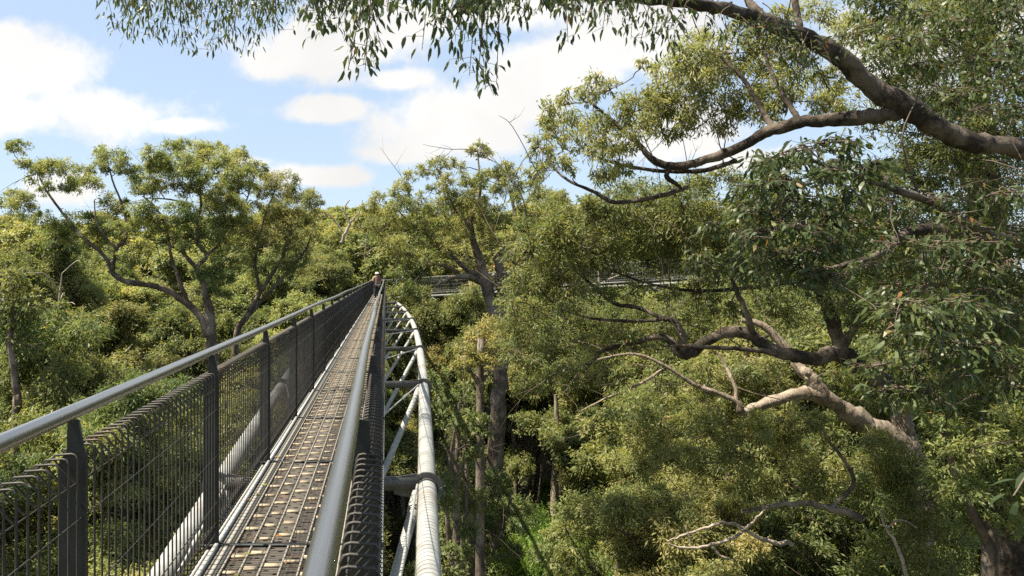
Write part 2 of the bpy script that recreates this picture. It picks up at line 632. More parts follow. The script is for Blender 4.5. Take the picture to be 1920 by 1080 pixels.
def grow_branch(g, sk, c, r, rtip, sides=5, taper=0.02, wob=0.35):
    p, pr, pd, dist = sk.near(c, rtip * 1.05)
    if dist < 0.05:
        return
    r0 = min(pr * 0.75, rtip + taper * dist)
    end = c - np.array([0, 0, 0.25 * r])
    mid = p + (end - p) * 0.5 + pd * dist * 0.16 + np.array([0, 0, -0.05 * dist]) + rng.normal(0, 0.05, 3) * dist
    m2 = p + (end - p) * 0.78 + pd * dist * 0.05 + rng.normal(0, 0.035, 3) * dist
    q, rr = smooth_path([p, mid, m2, end], [r0, (r0 + rtip) * 0.5, rtip * 1.3, rtip], 3, wob)
    tube(g, q, rr, sides)
    sk.put(q[2:], rr[2:])


def twigs(g, c, sc, r, rad, k=5):
    base = c - np.array([0, 0, 0.25 * r])
    for s in sc[rng.permutation(len(sc))[:k]]:
        m = base + (s - base) * 0.5 + rng.normal(0, 0.08, 3) * r + np.array([0, 0, 0.06 * r])
        q, rr = smooth_path([base, m, s], [rad, rad * 0.8, rad * 0.4], 2)
        tube(g, q, rr, 3)


def fill(poly, rad, Y, dY=0.0, gap=0.8, tries=900, maxn=200):
    """Scatter clump spots (px, py, r px, Y) through an outline."""
    poly = np.array(poly, float)
    lo, hi = poly.min(0), poly.max(0)
    out = []

    def inside(x, y):
        c = False
        j = len(poly) - 1
        for i in range(len(poly)):
            if (poly[i][1] > y) != (poly[j][1] > y) and x < (poly[j][0] - poly[i][0]) * (y - poly[i][1]) / (poly[j][1] - poly[i][1]) + poly[i][0]:
                c = not c
            j = i
        return c
    for _ in range(tries):
        x, y = rng.uniform(lo[0], hi[0]), rng.uniform(lo[1], hi[1])
        if not inside(x, y):
            continue
        r = rng.uniform(*rad)
        if all((x - a) ** 2 + (y - b) ** 2 > (gap * (r + c) * 0.5 * 2 * 0.5 + gap * 8) ** 2 for a, b, c, _ in out):
            out.append((x, y, r, Y + rng.uniform(-dY, dY)))
            if len(out) >= maxn:
                break
    return out


def hero_tree(name, label, base, limbs, clumps, L, w, bark, leafm, cover=1.3, rtip=0.012, near=False, tint=0.42,
              group=None, droop=0.5, twk=5, taper=0.014, sides=8, dens_jit=0.25, spread=0.2, extra=None, flat=0.9, sat=1, bare=0):
    """limbs: list of ([(px,py,Y)...], [radius...]); the first is the trunk. clumps: (px,py,r_px,Y[,tint])"""
    o0 = np.asarray(base, float)
    root = thing(name, label, 'tree', base, group)
    sk = Skeleton()
    stubs = Geo()
    for i, (pts, rad) in enumerate(limbs):
        pp = [P(*q) if not isinstance(q, np.ndarray) else q for q in pts]
        q, rr = smooth_path(np.array(pp), rad, 6, 0.09)
        rr = rr * (1 + .05 * np.sin(np.arange(len(rr)) * .55 + i) + rng.normal(0, .025, len(rr)))
        g = Geo()
        tube(g, q - o0, rr, sides if rr.max() > 0.05 else 5, lump=0.06, cap=True)
        (g if i else None) and g.build('limb', bark, root, smooth=True)
        gtr = g if i == 0 else gtr
        sk.put(q, rr)
        for j in range(2, len(q) - 2, 5):            # broken stubs
            if .05 < rr[j] < .15 and rng.random() < .3:
                d = norm(rng.normal(0, 1, 3) + np.array([0, 0, .4]))
                gs = q[j] + d * rr[j] * .6
                tube(stubs, np.array([gs, gs + d * rr[j] * rng.uniform(.8, 2.2) + rng.normal(0, .02, 3)]) - o0, [rr[j] * .38, rr[j] * .22], 7, lump=.1, cap=True)
    gtr.merge(stubs, 0).build('trunk', bark, root, smooth=True)
    gt, gl = Geo(), Geo()
    pos = []
    for cl in clumps:
        px, py, r, Y = cl[:4]
        tn = cl[4] if len(cl) > 4 else tint + rng.normal(0, 0.08)
        pos.append((P(px, py, Y), 1.1 * r * Y / F, tn))
        for _ in range(sat):
            a = rng.uniform(0, 6.28)
            pos.append((P(px + math.cos(a) * r * 1.15, py + math.sin(a) * r * .8, Y + rng.normal(0, .8) * r * Y / F), rng.uniform(.45, .7) * r * Y / F, tn + rng.normal(0, .05)))
    S = np.array(sk.p)
    pos.sort(key=lambda a: np.min(np.linalg.norm(S - a[0], axis=1)))
    for c, r, tn in pos:
        grow_branch(gt, sk, c, r, rtip, 5, taper)
        sc = clump_leaves(gl, c, r, L, w, cover * rng.uniform(1 - dens_jit, 1 + dens_jit), tn, droop, near, flat=flat, spread=spread)
        twigs(gt, c, sc, r, rtip * 0.75, twk)
    thin = [i for i in range(len(sk.r)) if rtip * .8 < sk.r[i] < .09]
    for _ in range(bare):                            # leafless twigs sticking out of the crown
        i = thin[rng.integers(len(thin))]
        p = sk.p[i]
        d = norm(sk.d[i] * .5 + rng.normal(0, .7, 3) + np.array([0, -.35, .1]))
        ln = rng.uniform(.7, 1.7) * (1 + o0[1] / 40)
        q, rr = smooth_path([p, p + d * ln * .5 + rng.normal(0, .08, 3) * ln, p + d * ln + rng.normal(0, .16, 3) * ln], [rtip * 1.5, rtip, rtip * .35], 5, .8)
        tube(gt, q, rr, 4)
        for k in range(int(rng.integers(2, 5))):
            j = int(rng.integers(3, len(q) - 1))
            e = norm(d + rng.normal(0, .6, 3)) * ln * rng.uniform(.2, .5)
            q2, r2_ = smooth_path([q[j], q[j] + e * .5 + rng.normal(0, .03, 3), q[j] + e], [rr[j] * .8, rr[j] * .5, rr[j] * .25], 3)
            tube(gt, q2, r2_, 3)
    if extra:
        extra(gt, gl, sk)
    for arr in gt.v:
        arr -= o0.astype(np.float32)
    for arr in gl.v:
        arr -= o0.astype(np.float32)
    gl.merge(gt, 1).build('crown', leafm, root).data.materials.append(M_TWIG)
    return root


def crop(ox, oy, s, lst, Y, dY=0.0):
    out = []
    for c in lst:
        out.append((ox + c[0] / s, oy + c[1] / s, c[2] / s, Y + rng.uniform(-dY, dY)) + tuple(c[3:]))
    return out


def cpath(ox, oy, s, lst, Y):
    return [(ox + c[0] / s, oy + c[1] / s, Y + (c[2] if len(c) > 2 else 0)) for c in lst]


def base_at(px, Y):
    x = (px - VX) * Y / F
    return np.array([x, Y, float(ground_z(x, Y)) - 0.2])


# ---- A: the broad gum on the left
def tree_left():
    Y = 38
    b = base_at(398, Y)
    k = lambda l: cpath(0, 230, 2.4, l, Y)
    limbs = [([b] + k([(957, 1250), (952, 1080), (950, 960), (945, 870), (925, 780), (915, 715)]), [0.456, 0.319, 0.289, 0.274, 0.258, 0.198, 0.167]),
             (k([(935, 960), (905, 880), (850, 820), (780, 770), (720, 742, -.5), (660, 730, -.8), (600, 720, -1), (540, 705, -1), (505, 672, -1)]), [0.213, 0.198, 0.190, 0.175, 0.160, 0.144, 0.152, 0.129, 0.122]),
             (k([(505, 672, -1), (470, 600, -1), (400, 540, -1), (340, 480, -.5), (300, 430, 0), (240, 350, 0), (200, 290), (165, 215)]), [0.114, 0.099, 0.091, 0.084, 0.076, 0.065, 0.053, 0.030]),
             (k([(505, 672, -1), (525, 570, -1.5), (562, 525, -1.5), (570, 460, -1), (550, 370, -1), (510, 270, -1), (490, 200, -1)]), [0.106, 0.091, 0.084, 0.068, 0.057, 0.046, 0.027]),
             (k([(525, 570, -1.5), (470, 510, -2), (432, 430, -2), (425, 350, -2)]), [0.068, 0.053, 0.042, 0.027]),
             (k([(850, 820), (810, 720), (770, 600, .5), (750, 480, 1), (700, 380, 1), (640, 330, 1)]), [0.122, 0.099, 0.084, 0.061, 0.046, 0.027]),
             (k([(915, 715), (880, 650, -.5), (830, 590, -.5), (780, 500, -.5), (730, 420), (660, 350), (620, 260)]), [0.152, 0.122, 0.091, 0.076, 0.061, 0.038, 0.023]),
             (k([(880, 650, -.5), (930, 600, .5), (890, 540, .5), (885, 450, .5), (905, 370), (890, 280), (870, 170)]), [0.129, 0.114, 0.099, 0.084, 0.065, 0.046, 0.023]),
             (k([(885, 450, .5), (830, 370, 1), (760, 345, 1), (660, 340, 1)]), [0.068, 0.053, 0.038, 0.023]),
             (k([(930, 600, .5), (1010, 520, 1), (1080, 420, 1.5), (1120, 320, 1.5), (1150, 230, 1.5)]), [0.076, 0.061, 0.049, 0.038, 0.023])]
    left = [(90, 110, 44), (62, 130, 28), (40, 372, 45), (105, 370, 58), (145, 395, 32), (160, 220, 58), (230, 212, 55), (300, 215, 55), (360, 232, 48),
            (400, 282, 50), (330, 290, 45), (215, 300, 34), (490, 168, 66), (450, 205, 38), (540, 190, 42), (495, 360, 56), (522, 402, 40),
            (350, 440, 55, .25), (268, 490, 58), (200, 440, 46), (300, 520, 40)]
    mid = [(680, 160, 50), (770, 130, 50), (812, 112, 42), (700, 212, 60), (650, 262, 55), (600, 232, 45), (742, 200, 50), (900, 140, 60), (850, 182, 60),
           (932, 172, 50), (820, 222, 60), (870, 232, 60), (760, 250, 50), (680, 320, 55), (636, 312, 42), (1020, 165, 60), (1080, 182, 55), (1140, 212, 42),
           (980, 212, 50), (1050, 252, 60), (1112, 252, 48), (820, 300, 48), (900, 300, 50), (1000, 300, 55), (1070, 302, 55), (980, 342, 50), (800, 402, 60, .25),
           (850, 432, 60, .25), (960, 402, 70), (1040, 402, 70), (1112, 392, 60), (640, 412, 60), (690, 442, 38), (600, 452, 48), (655, 490, 48), (480, 490, 62, .2),
           (430, 522, 56), (540, 482, 42), (640, 562, 38), (590, 602, 45), (560, 662, 40, .25), (980, 462, 60), (950, 522, 60, .25), (1000, 562, 60), (970, 690, 66, .15),
           (1000, 640, 58, .2), (950, 770, 58, .15), (1012, 722, 50, .2), (1060, 612, 50), (1102, 602, 50), (740, 472, 48), (780, 522, 38), (832, 562, 36)]
    hero_tree('gum_tree', 'broad spreading gum left of the walkway with a long limb curving out to the left', b, limbs,
              crop(0, 230, 2.4, left, Y - 0.5, 1.2) + crop(0, 230, 2.4, mid, Y, 2.2), 0.165, 0.022, M_BARK, M_LEAF, cover=1.4, rtip=0.016, tint=0.52, bare=14)
    # its slimmer neighbour on the right
    Y2 = 40
    b2 = base_at(440, Y2)
    k2 = lambda l: cpath(0, 230, 2.4, l, Y2)
    rl = [(1250, 262, 55), (1302, 272, 45), (1200, 292, 48), (1170, 322, 32), (1340, 342, 60), (1392, 362, 45), (1260, 362, 60), (1210, 392, 55), (1300, 402, 60),
          (1380, 425, 50), (1230, 462, 65), (1310, 482, 60), (1150, 482, 60), (1180, 542, 60), (1090, 472, 58), (1250, 542, 55), (1332, 562, 45), (1400, 500, 45), (1290, 640, 40, .25), (1130, 640, 45, .3)]
    hero_tree('gum_tree', 'slim multi-stemmed gum leaning right beside the broad gum left of the walkway', b2,
              [([b2] + k2([(1060, 1200), (1065, 960), (1110, 870), (1170, 765), (1240, 660), (1290, 560), (1310, 470)]), [.3, .2, .17, .14, .12, .09, .07, .04]),
               (k2([(1090, 900), (1180, 800), (1270, 700), (1370, 580), (1400, 500)]), [.12, .1, .08, .06, .03]),
               (k2([(1170, 765), (1150, 640), (1165, 520), (1200, 400), (1240, 300)]), [.1, .08, .06, .05, .03])],
              crop(0, 230, 2.4, rl, Y2, 1.8), 0.165, 0.022, M_BARK, M_LEAF, cover=1.1, rtip=0.016, tint=0.5)


# ---- B: the tall forked gum in the middle
def tree_centre():
    Y = 37
    b = base_at(925, Y)
    k = lambda l: cpath(640, 240, 2.7, l, Y)
    limbs = [([b, P(925, 1080, Y), P(928, 860, Y), P(938, 700, Y), P(935, 620, Y)] + k([(770, 930), (745, 830), (718, 740), (690, 640), (665, 560), (655, 490), (660, 430)]),
              [.58, .46, .40, .36, .34, .33, .30, .25, .20, .165, .14, .10]),
             (k([(790, 960), (812, 840), (815, 760), (798, 700), (795, 655), (830, 610), (870, 565), (885, 490), (872, 400), (850, 320)]), [.3, .3, .28, .22, .18, .15, .13, .11, .08, .05]),
             (k([(798, 690), (850, 640, .5), (905, 590, 1), (960, 460, 1), (1010, 390, 1)]), [.12, .1, .08, .06, .03]),
             (k([(725, 790), (680, 765), (620, 750, -1), (545, 762, -1.5), (480, 800, -2)]), [.2, .16, .13, .1, .05]),
             (k([(705, 745), (640, 720), (570, 655), (500, 590), (430, 540), (370, 450), (320, 390)]), [.15, .13, .11, .09, .07, .05, .03]),
             (k([(600, 735, -1), (500, 690, -1), (420, 690, -1), (340, 640, -1), (260, 600, -1), (190, 480, -1)]), [.09, .08, .07, .055, .045, .03]),
             (k([(655, 500), (600, 440), (560, 380), (510, 250), (480, 200)]), [.12, .09, .07, .05, .03]),
             (k([(660, 440), (690, 380), (705, 300), (695, 180), (690, 120)]), [.11, .08, .06, .045, .025]),
             (k([(500, 590), (400, 520, 1), (300, 430, 1), (280, 350, 1)]), [.07, .055, .04, .025])]
    cl = [(690, 108, 42), (735, 140, 36), (655, 122, 26), (612, 195, 34), (570, 165, 20), (505, 190, 55), (440, 202, 45), (400, 232, 30), (460, 312, 34), (530, 292, 48),
          (340, 272, 48), (290, 312, 42), (268, 342, 26), (340, 322, 26), (400, 342, 24), (660, 282, 58), (705, 270, 42), (630, 292, 34), (740, 250, 36), (830, 240, 58),
          (800, 222, 38), (862, 262, 48), (830, 190, 30), (850, 312, 66), (910, 300, 48), (960, 292, 48), (800, 302, 28), (190, 372, 52), (160, 402, 38), (540, 372, 58),
          (500, 382, 42), (660, 372, 66), (610, 392, 56), (705, 390, 48), (1020, 350, 62), (1082, 362, 48), (980, 362, 36), (1040, 402, 36), (180, 452, 66), (260, 432, 66),
          (330, 412, 68), (400, 432, 74), (470, 432, 68), (550, 432, 58), (150, 522, 56), (220, 522, 66), (300, 502, 66), (390, 502, 66), (470, 512, 66), (560, 502, 56),
          (640, 462, 52), (720, 442, 56), (790, 432, 56), (830, 472, 52), (770, 502, 60), (720, 522, 50), (590, 562, 58), (520, 572, 56), (440, 592, 64), (350, 582, 66),
          (260, 592, 66), (330, 662, 56), (420, 662, 52), (520, 662, 48), (600, 642, 46), (750, 582, 44), (640, 692, 36), (900, 462, 46), (940, 482, 46), (850, 562, 36),
          (330, 770, 62, .12), (385, 790, 58, .12), (350, 830, 50, .15)]
    hero_tree('forked_gum_tree', 'tall gum with a dark forked trunk standing right of the walkway end', b, limbs, crop(640, 240, 2.7, cl, Y, 2.0), 0.165, 0.022,
              M_BARK, M_LEAF, cover=1.0, rtip=0.016, tint=0.52, sides=12, bare=16)


def hang_sprig(gt, gl, start, end, n, L, w, tint, fan=0.16, side=.35):
    m = start + (end - start) * 0.45 + rng.normal(0, 0.06, 3)
    m[2] = start[2] + (end[2] - start[2]) * 0.3
    q, rr = smooth_path([start, m, end], [0.008, 0.0055, 0.003], 5)
    tube(gt, q, rr, 4)
    t = rng.uniform(0.25, 1.0, n) ** 0.7
    i = np.clip((t * (len(q) - 1)).astype(int), 0, len(q) - 2)
    fr = (t * (len(q) - 1) - i)[:, None]
    p = q[i] * (1 - fr) + q[i + 1] * fr
    off = rng.normal(0, 1, (n, 3)) * fan * np.array([1, 1, 0.45])
    ax = norm(off) * side + np.array([0, 0, -1.0 if side < .5 else -.7]) + rng.normal(0, 0.22 if side < .5 else .33, (n, 3))
    LL = L * rng.uniform(0.6, 1.2, n)
    c = p + off * 0.55 + norm(ax) * (LL / 2)[:, None]
    tt = np.clip(tint + rng.normal(0, 0.14, n), 0, 0.84)
    tt = np.where(rng.random(n) < 0.016, rng.uniform(0.88, 1, n), tt)
    add_leaves(gl, c, ax, LL, w * rng.uniform(0.75, 1.3, n), tt, True)
    # stalks
    for k in range(0, n, 2):
        s0 = c[k] - norm(ax[k]) * LL[k] / 2
        tube(gt, np.array([p[k], s0]), [0.0028, 0.002], 3)


# ---- C: the near tree whose limbs reach in from the right
def tree_near():
    b = base_at(2070, 12.4)
    l1 = [(2050, 345, 12.4), (1920, 283, 12), (1830, 268, 11.9), (1760, 240, 11.8), (1695, 200, 11.8), (1630, 155, 11.8), (1560, 95, 11.7), (1490, 62, 11.5), (1420, 35, 11.3),
          (1340, 14, 11), (1260, 2, 10.6), (1130, -6, 10), (1000, -16, 9.4), (820, -60, 8.8), (600, -70, 9), (400, -46, 9.6), (240, -20, 10)]
    limbs = [([b, P(2070, 1080, 12.4), P(2070, 700, 12.4), P(2065, 340, 12.5), P(2070, 60, 12.6), P(2090, -260, 12.8)], [.75, .6, .52, .45, .36, .26]),
             (l1, [.18, .15, .15, .16, .18, .148, .135, .12, .105, .09, .075, .06, .065, .05, .04, .03, .018]),
             ([(1705, 205, 11.8), (1650, 216, 11.9), (1580, 224, 12.2), (1500, 230, 12.5), (1440, 246, 12.8), (1390, 275, 13), (1325, 299, 13.2), (1265, 312, 13.4), (1225, 300, 13.5), (1195, 268, 13.6), (1150, 228, 13.8), (1105, 190, 14)],
              [.13, .12, .11, .105, .10, .088, .08, .072, .065, .05, .038, .022]),
             ([(1255, 314, 13.4), (1250, 332, 13.4), (1268, 345, 13.5), (1280, 355, 13.5)], [.05, .045, .035, .02]),
             ([(1380, 300, 13.6), (1330, 318, 13.6), (1280, 322, 13.7), (1215, 318, 13.9), (1150, 305, 14), (1100, 285, 14.2)], [.05, .045, .04, .035, .03, .02]),
             ([(1290, 350, 14), (1235, 368, 14), (1155, 379, 14.2), (1115, 360, 14.4), (1065, 338, 14.6), (1035, 312, 14.8)], [.045, .045, .045, .035, .028, .015]),
             ([(1450, 242, 12.7), (1425, 200, 13), (1395, 150, 13.2), (1350, 105, 13.4)], [.05, .042, .035, .02]),
             ([(1500, 228, 12.5), (1470, 180, 12.8), (1440, 120, 13), (1430, 60, 13.2)], [.045, .04, .03, .02]),
             ([(1500, 66, 11.5), (1497, 40, 11.6), (1490, 0, 11.8), (1480, -60, 12)], [.06, .05, .045, .04]),
             ([(1435, 35, 11.3), (1405, 5, 11.5), (1390, -40, 11.7)], [.07, .06, .05]),
             ([(2060, 490, 12.2), (2000, 468, 11), (1920, 452, 9.9), (1860, 448, 9.7), (1800, 438, 9.5), (1735, 430, 9.4), (1690, 444, 9.3), (1640, 480, 9.2), (1600, 494, 9.1), (1560, 502, 9)],
              [.15, .12, .10, .095, .085, .075, .07, .06, .045, .02]),
             ([(1870, 446, 9.7), (1830, 425, 9.3), (1745, 380, 8.8), (1660, 348, 8.3), (1580, 322, 7.8), (1520, 300, 7.6)], [.06, .055, .045, .035, .025, .012])]
    c2 = [(1110, 165, 28), (1092, 182, 22), (1058, 192, 18), (1032, 212, 24), (1040, 252, 30), (1018, 300, 28), (1072, 232, 30), (1092, 270, 34), (1122, 240, 30), (1058, 312, 22),
          (1130, 292, 30), (1152, 268, 28), (1162, 212, 28), (1190, 200, 34), (1222, 190, 34), (1252, 202, 34), (1202, 232, 34), (1242, 240, 34), (1280, 200, 34), (1205, 118, 13),
          (1232, 130, 18), (1262, 142, 34), (1300, 130, 38), (1332, 160, 38), (1292, 172, 38), (1352, 190, 38), (1322, 222, 32), (1372, 230, 28), (1402, 200, 38), (1392, 150, 38),
          (1440, 130, 38), (1432, 182, 34), (1482, 160, 38), (1382, 102, 38), (1342, 90, 36), (1302, 84, 28), (1452, 92, 38), (1272, 110, 28), (1178, 262, 24), (1168, 322, 22),
          (1140, 332, 20), (1522, 172, 36), (1562, 190, 32), (1502, 112, 34), (1545, 212, 28), (1470, 205, 26), (1000, 330, 24), (1010, 265, 18), (1350, 130, 30), (1420, 70, 34),
          (1480, 40, 30), (1540, 30, 36), (1590, 60, 34), (1400, 45, 26), (1560, 140, 26), (1612, 60, 30)]
    far = [(x, y, r, 13.8 + rng.uniform(-.8, .9), 0.5) for x, y, r in c2]

    root = hero_tree('near_gum_tree', 'near gum whose thick dark limbs reach in from the upper right corner', b, limbs, far, 0.115, 0.0125, M_DARKBARK, M_LEAF, cover=0.85, rtip=0.008,
                     tint=0.5, taper=0.010, twk=8, sides=14, droop=0.8, spread=0.22, bare=22)
    # the close, dark, glossy leaves
    gt, gl = Geo(), Geo()
    sk = Skeleton()
    for pts, rad in limbs[1:]:
        q, rr = smooth_path(np.array([P(*p) for p in pts]), rad, 4)
        sk.put(q, rr)
    near = []
    near += [c + (0.32,) for c in fill([(1620, -20), (1940, -20), (1940, 250), (1860, 270), (1760, 215), (1690, 150), (1640, 70)], (34, 56), 9.3, 1.0, gap=0.8, maxn=38)]
    near += [c + (0.22,) for c in fill([(1430, 270), (1560, 255), (1640, 300), (1600, 420), (1560, 520), (1470, 520), (1420, 430)], (36, 54), 7.6, .5, gap=0.75, maxn=26)]
    near += [c + (0.3,) for c in fill([(1620, 300), (1900, 320), (1940, 430), (1940, 560), (1700, 560), (1620, 480)], (36, 56), 8.8, .8, gap=0.95, maxn=22)]
    near += [c + (0.38,) for c in fill([(1660, 560), (1820, 550), (1850, 640), (1740, 740), (1640, 720)], (30, 48), 6.7, .4, gap=0.85, maxn=14)]
    near += [c + (0.4,) for c in fill([(1360, 380), (1460, 360), (1480, 520), (1380, 520), (1290, 470), (1300, 420)], (26, 40), 9.0, .6, gap=1.0, maxn=9)]
    near += [c + (0.3,) for c in fill([(1250, -70), (1760, -90), (1760, -300), (1100, -300)], (46, 66), 11.6, 1.0, gap=0.8, maxn=22)]  # unseen clumps above the frame, added to shade the big limb
    near += [(1880, 340, 40, 8.8, .3), (1900, 220, 40, 9, .3), (1890, 600, 40, 8, .3), (1905, 720, 36, 8, .3)]
    lines = [(np.array([(p[0], p[1]) for p in smooth_path(np.array(l1[:10]), [1] * 10, 8)[0]]), 13.2, 30), (np.array([(p[0], p[1]) for p in smooth_path(np.array(limbs[9][0]), [1] * len(limbs[9][0]), 8)[0]]), 10.6, 8)]
    for px, py, r, Y, tn in near:
        for ln, yb, half in lines:
            if Y < yb - 1 and np.min(np.hypot(ln[:, 0] - px, ln[:, 1] - py)) < r * 1.05 + half and not (px < 1640 and half < 20):
                Y = yb + rng.uniform(0, .6)
        c, rw = P(px, py, Y), r * Y / F
        grow_branch(gt, sk, c, rw, 0.005, 5, 0.006)
        base = c - np.array([0, 0, .1 * rw])
        for _ in range(int(rng.integers(7, 11))):
            d = norm(rng.normal(0, 1, 3)) * np.array([1.25, 1.25, .6]) * rw * rng.uniform(.5, 1.15)
            e = c + d + np.array([0, 0, -rw * rng.uniform(.1, .8)])
            hang_sprig(gt, gl, base + rng.normal(0, .1, 3) * rw, e, int(rng.integers(9, 17)), 0.125, 0.0155, tn + rng.normal(0, .06), .13, .55)
    # hanging sprigs along the top of the view
    limb_q, _ = smooth_path(np.array([P(*p) for p in l1]), [1] * len(l1), 8)

    def from_limb(px, Y):
        d = np.abs(limb_q[:, 0] / limb_q[:, 1] - (px - VX) / F)
        d[:20] += 1
        i = int(np.argmin(d))
        return limb_q[i]
    lefts = [(205, 40), (222, 62), (248, 78), (275, 84), (300, 70), (322, 60), (340, 98), (356, 84), (385, 102), (402, 88), (430, 66), (452, 112), (470, 96), (490, 74), (515, 62),
             (330, 46), (262, 40), (232, 22), (285, 30), (310, 22), (362, 40), (395, 30), (420, 26), (455, 40), (480, 30), (505, 22), (535, 36), (550, 20), (442, 88), (372, 60), (348, 20), (250, 10), (212, 14)]
    for x, y in lefts:
        Y = rng.uniform(9.2, 10.6)
        e = P(x + rng.normal(0, 4), y, Y)
        s = P(x + rng.normal(15, 25), -30 - rng.uniform(0, 20), Y + rng.uniform(-.2, .2))
        if rng.random() < 0.4:
            s = from_limb(x + 30, Y)
        hang_sprig(gt, gl, s, e - np.array([0, 0, -0.05]), int(26 + y * 0.16), 0.125, 0.0125, 0.36, 0.15)
    rights = [(585, 60), (600, 82), (622, 70), (640, 96), (652, 150), (672, 140), (690, 152), (700, 128), (718, 112), (575, 34), (745, 40), (790, 112), (808, 84), (826, 92), (846, 104),
              (866, 132), (884, 160), (902, 150), (915, 186), (928, 176), (840, 58), (896, 112), (926, 52), (958, 46), (982, 44), (1004, 48), (1062, 98), (1040, 40), (1076, 52), (1100, 56),
              (1128, 72), (1160, 58), (1182, 92), (1204, 100), (1150, 30), (1240, 60), (820, 30), (800, 20), (860, 30), (880, 60), (610, 30), (640, 40), (660, 20), (690, 40), (770, 14), (910, 20), (950, 16), (1000, 14), (1226, 110), (1260, 90)]
    rights += [(x, rng.uniform(8, 62) * (1 if x < 1000 else .8)) for x in rng.uniform(570, 1240, 46)]
    lefts += [(x, rng.uniform(5, 50)) for x in rng.uniform(205, 560, 20)]
    for x, y in rights:
        Y = rng.uniform(6.0, 7.4) if x < 950 else rng.uniform(7.2, 9.0)
        e = P(x + rng.normal(0, 4), y - 18, Y)
        s = P(x + rng.normal(10, 30), -34 - rng.uniform(0, 40), Y + rng.uniform(-.3, .3))
        if rng.random() < 0.3:
            s = from_limb(x + 30, Y)
        hang_sprig(gt, gl, s, e, int(14 + y * 0.07), 0.125, 0.0165, 0.12, 0.12)
    for k in range(26):                              # sprays hanging straight off the big limb
        i = int(rng.integers(52, 84))
        if i >= len(limb_q):
            continue
        s0 = limb_q[i] + rng.normal(0, .1, 3) + np.array([0, -.12, 0])
        e = s0 + np.array([rng.normal(0, .22), -rng.uniform(0, .4), -rng.uniform(.3, .75)])
        hang_sprig(gt, gl, s0, e, int(rng.integers(10, 20)), .12, .015, .22, .14, .5)
    # a few carrier twigs above the frame, from the limb to the sprigs
    for x0, y0, x1, y1, ya, yb in [(1000, -16, 560, -40, 9.4, 6.8), (1130, -6, 830, -30, 10, 6.6), (820, -60, 640, -30, 8.8, 6.6), (600, -70, 240, -34, 9, 9.6), (1260, 2, 1060, -24, 10.6, 8)]:
        q, rr = smooth_path([P(x0, y0, ya), P((x0 + x1) / 2, min(y0, y1) - 20, (ya + yb) / 2), P(x1, y1, yb)], [.02, .014, .008], 6)
        tube(gt, q, rr, 5)
    # two big dark leaves close to the lens at the lower right
    for x, y, Y, ax in [(1880, 905, 3.4, (-.8, .3, -.35)), (1902, 960, 3.3, (-.2, .1, -1)), (1915, 900, 3.5, (-.5, 0, -.7)), (1870, 940, 3.5, (-.7, .2, -.8)), (1912, 1000, 3.4, (.1, .2, -1))]:
        add_leaves(gl, P(x, y, Y)[None], np.array([ax], float), 0.105, 0.014, np.array([0.02]), True)
    q, rr = smooth_path([P(2050, 830, 3.4), P(1960, 850, 3.5), P(1900, 930, 3.4)], [.01, .006, .003], 5)
    tube(gt, q, rr, 5)
    o0 = np.asarray(b, np.float32)
    for g in (gt, gl):
        for arr in g.v:
            arr -= o0
    gl.merge(gt, 1).build('foliage', M_NEAR, root).data.materials.append(M_TWIG)


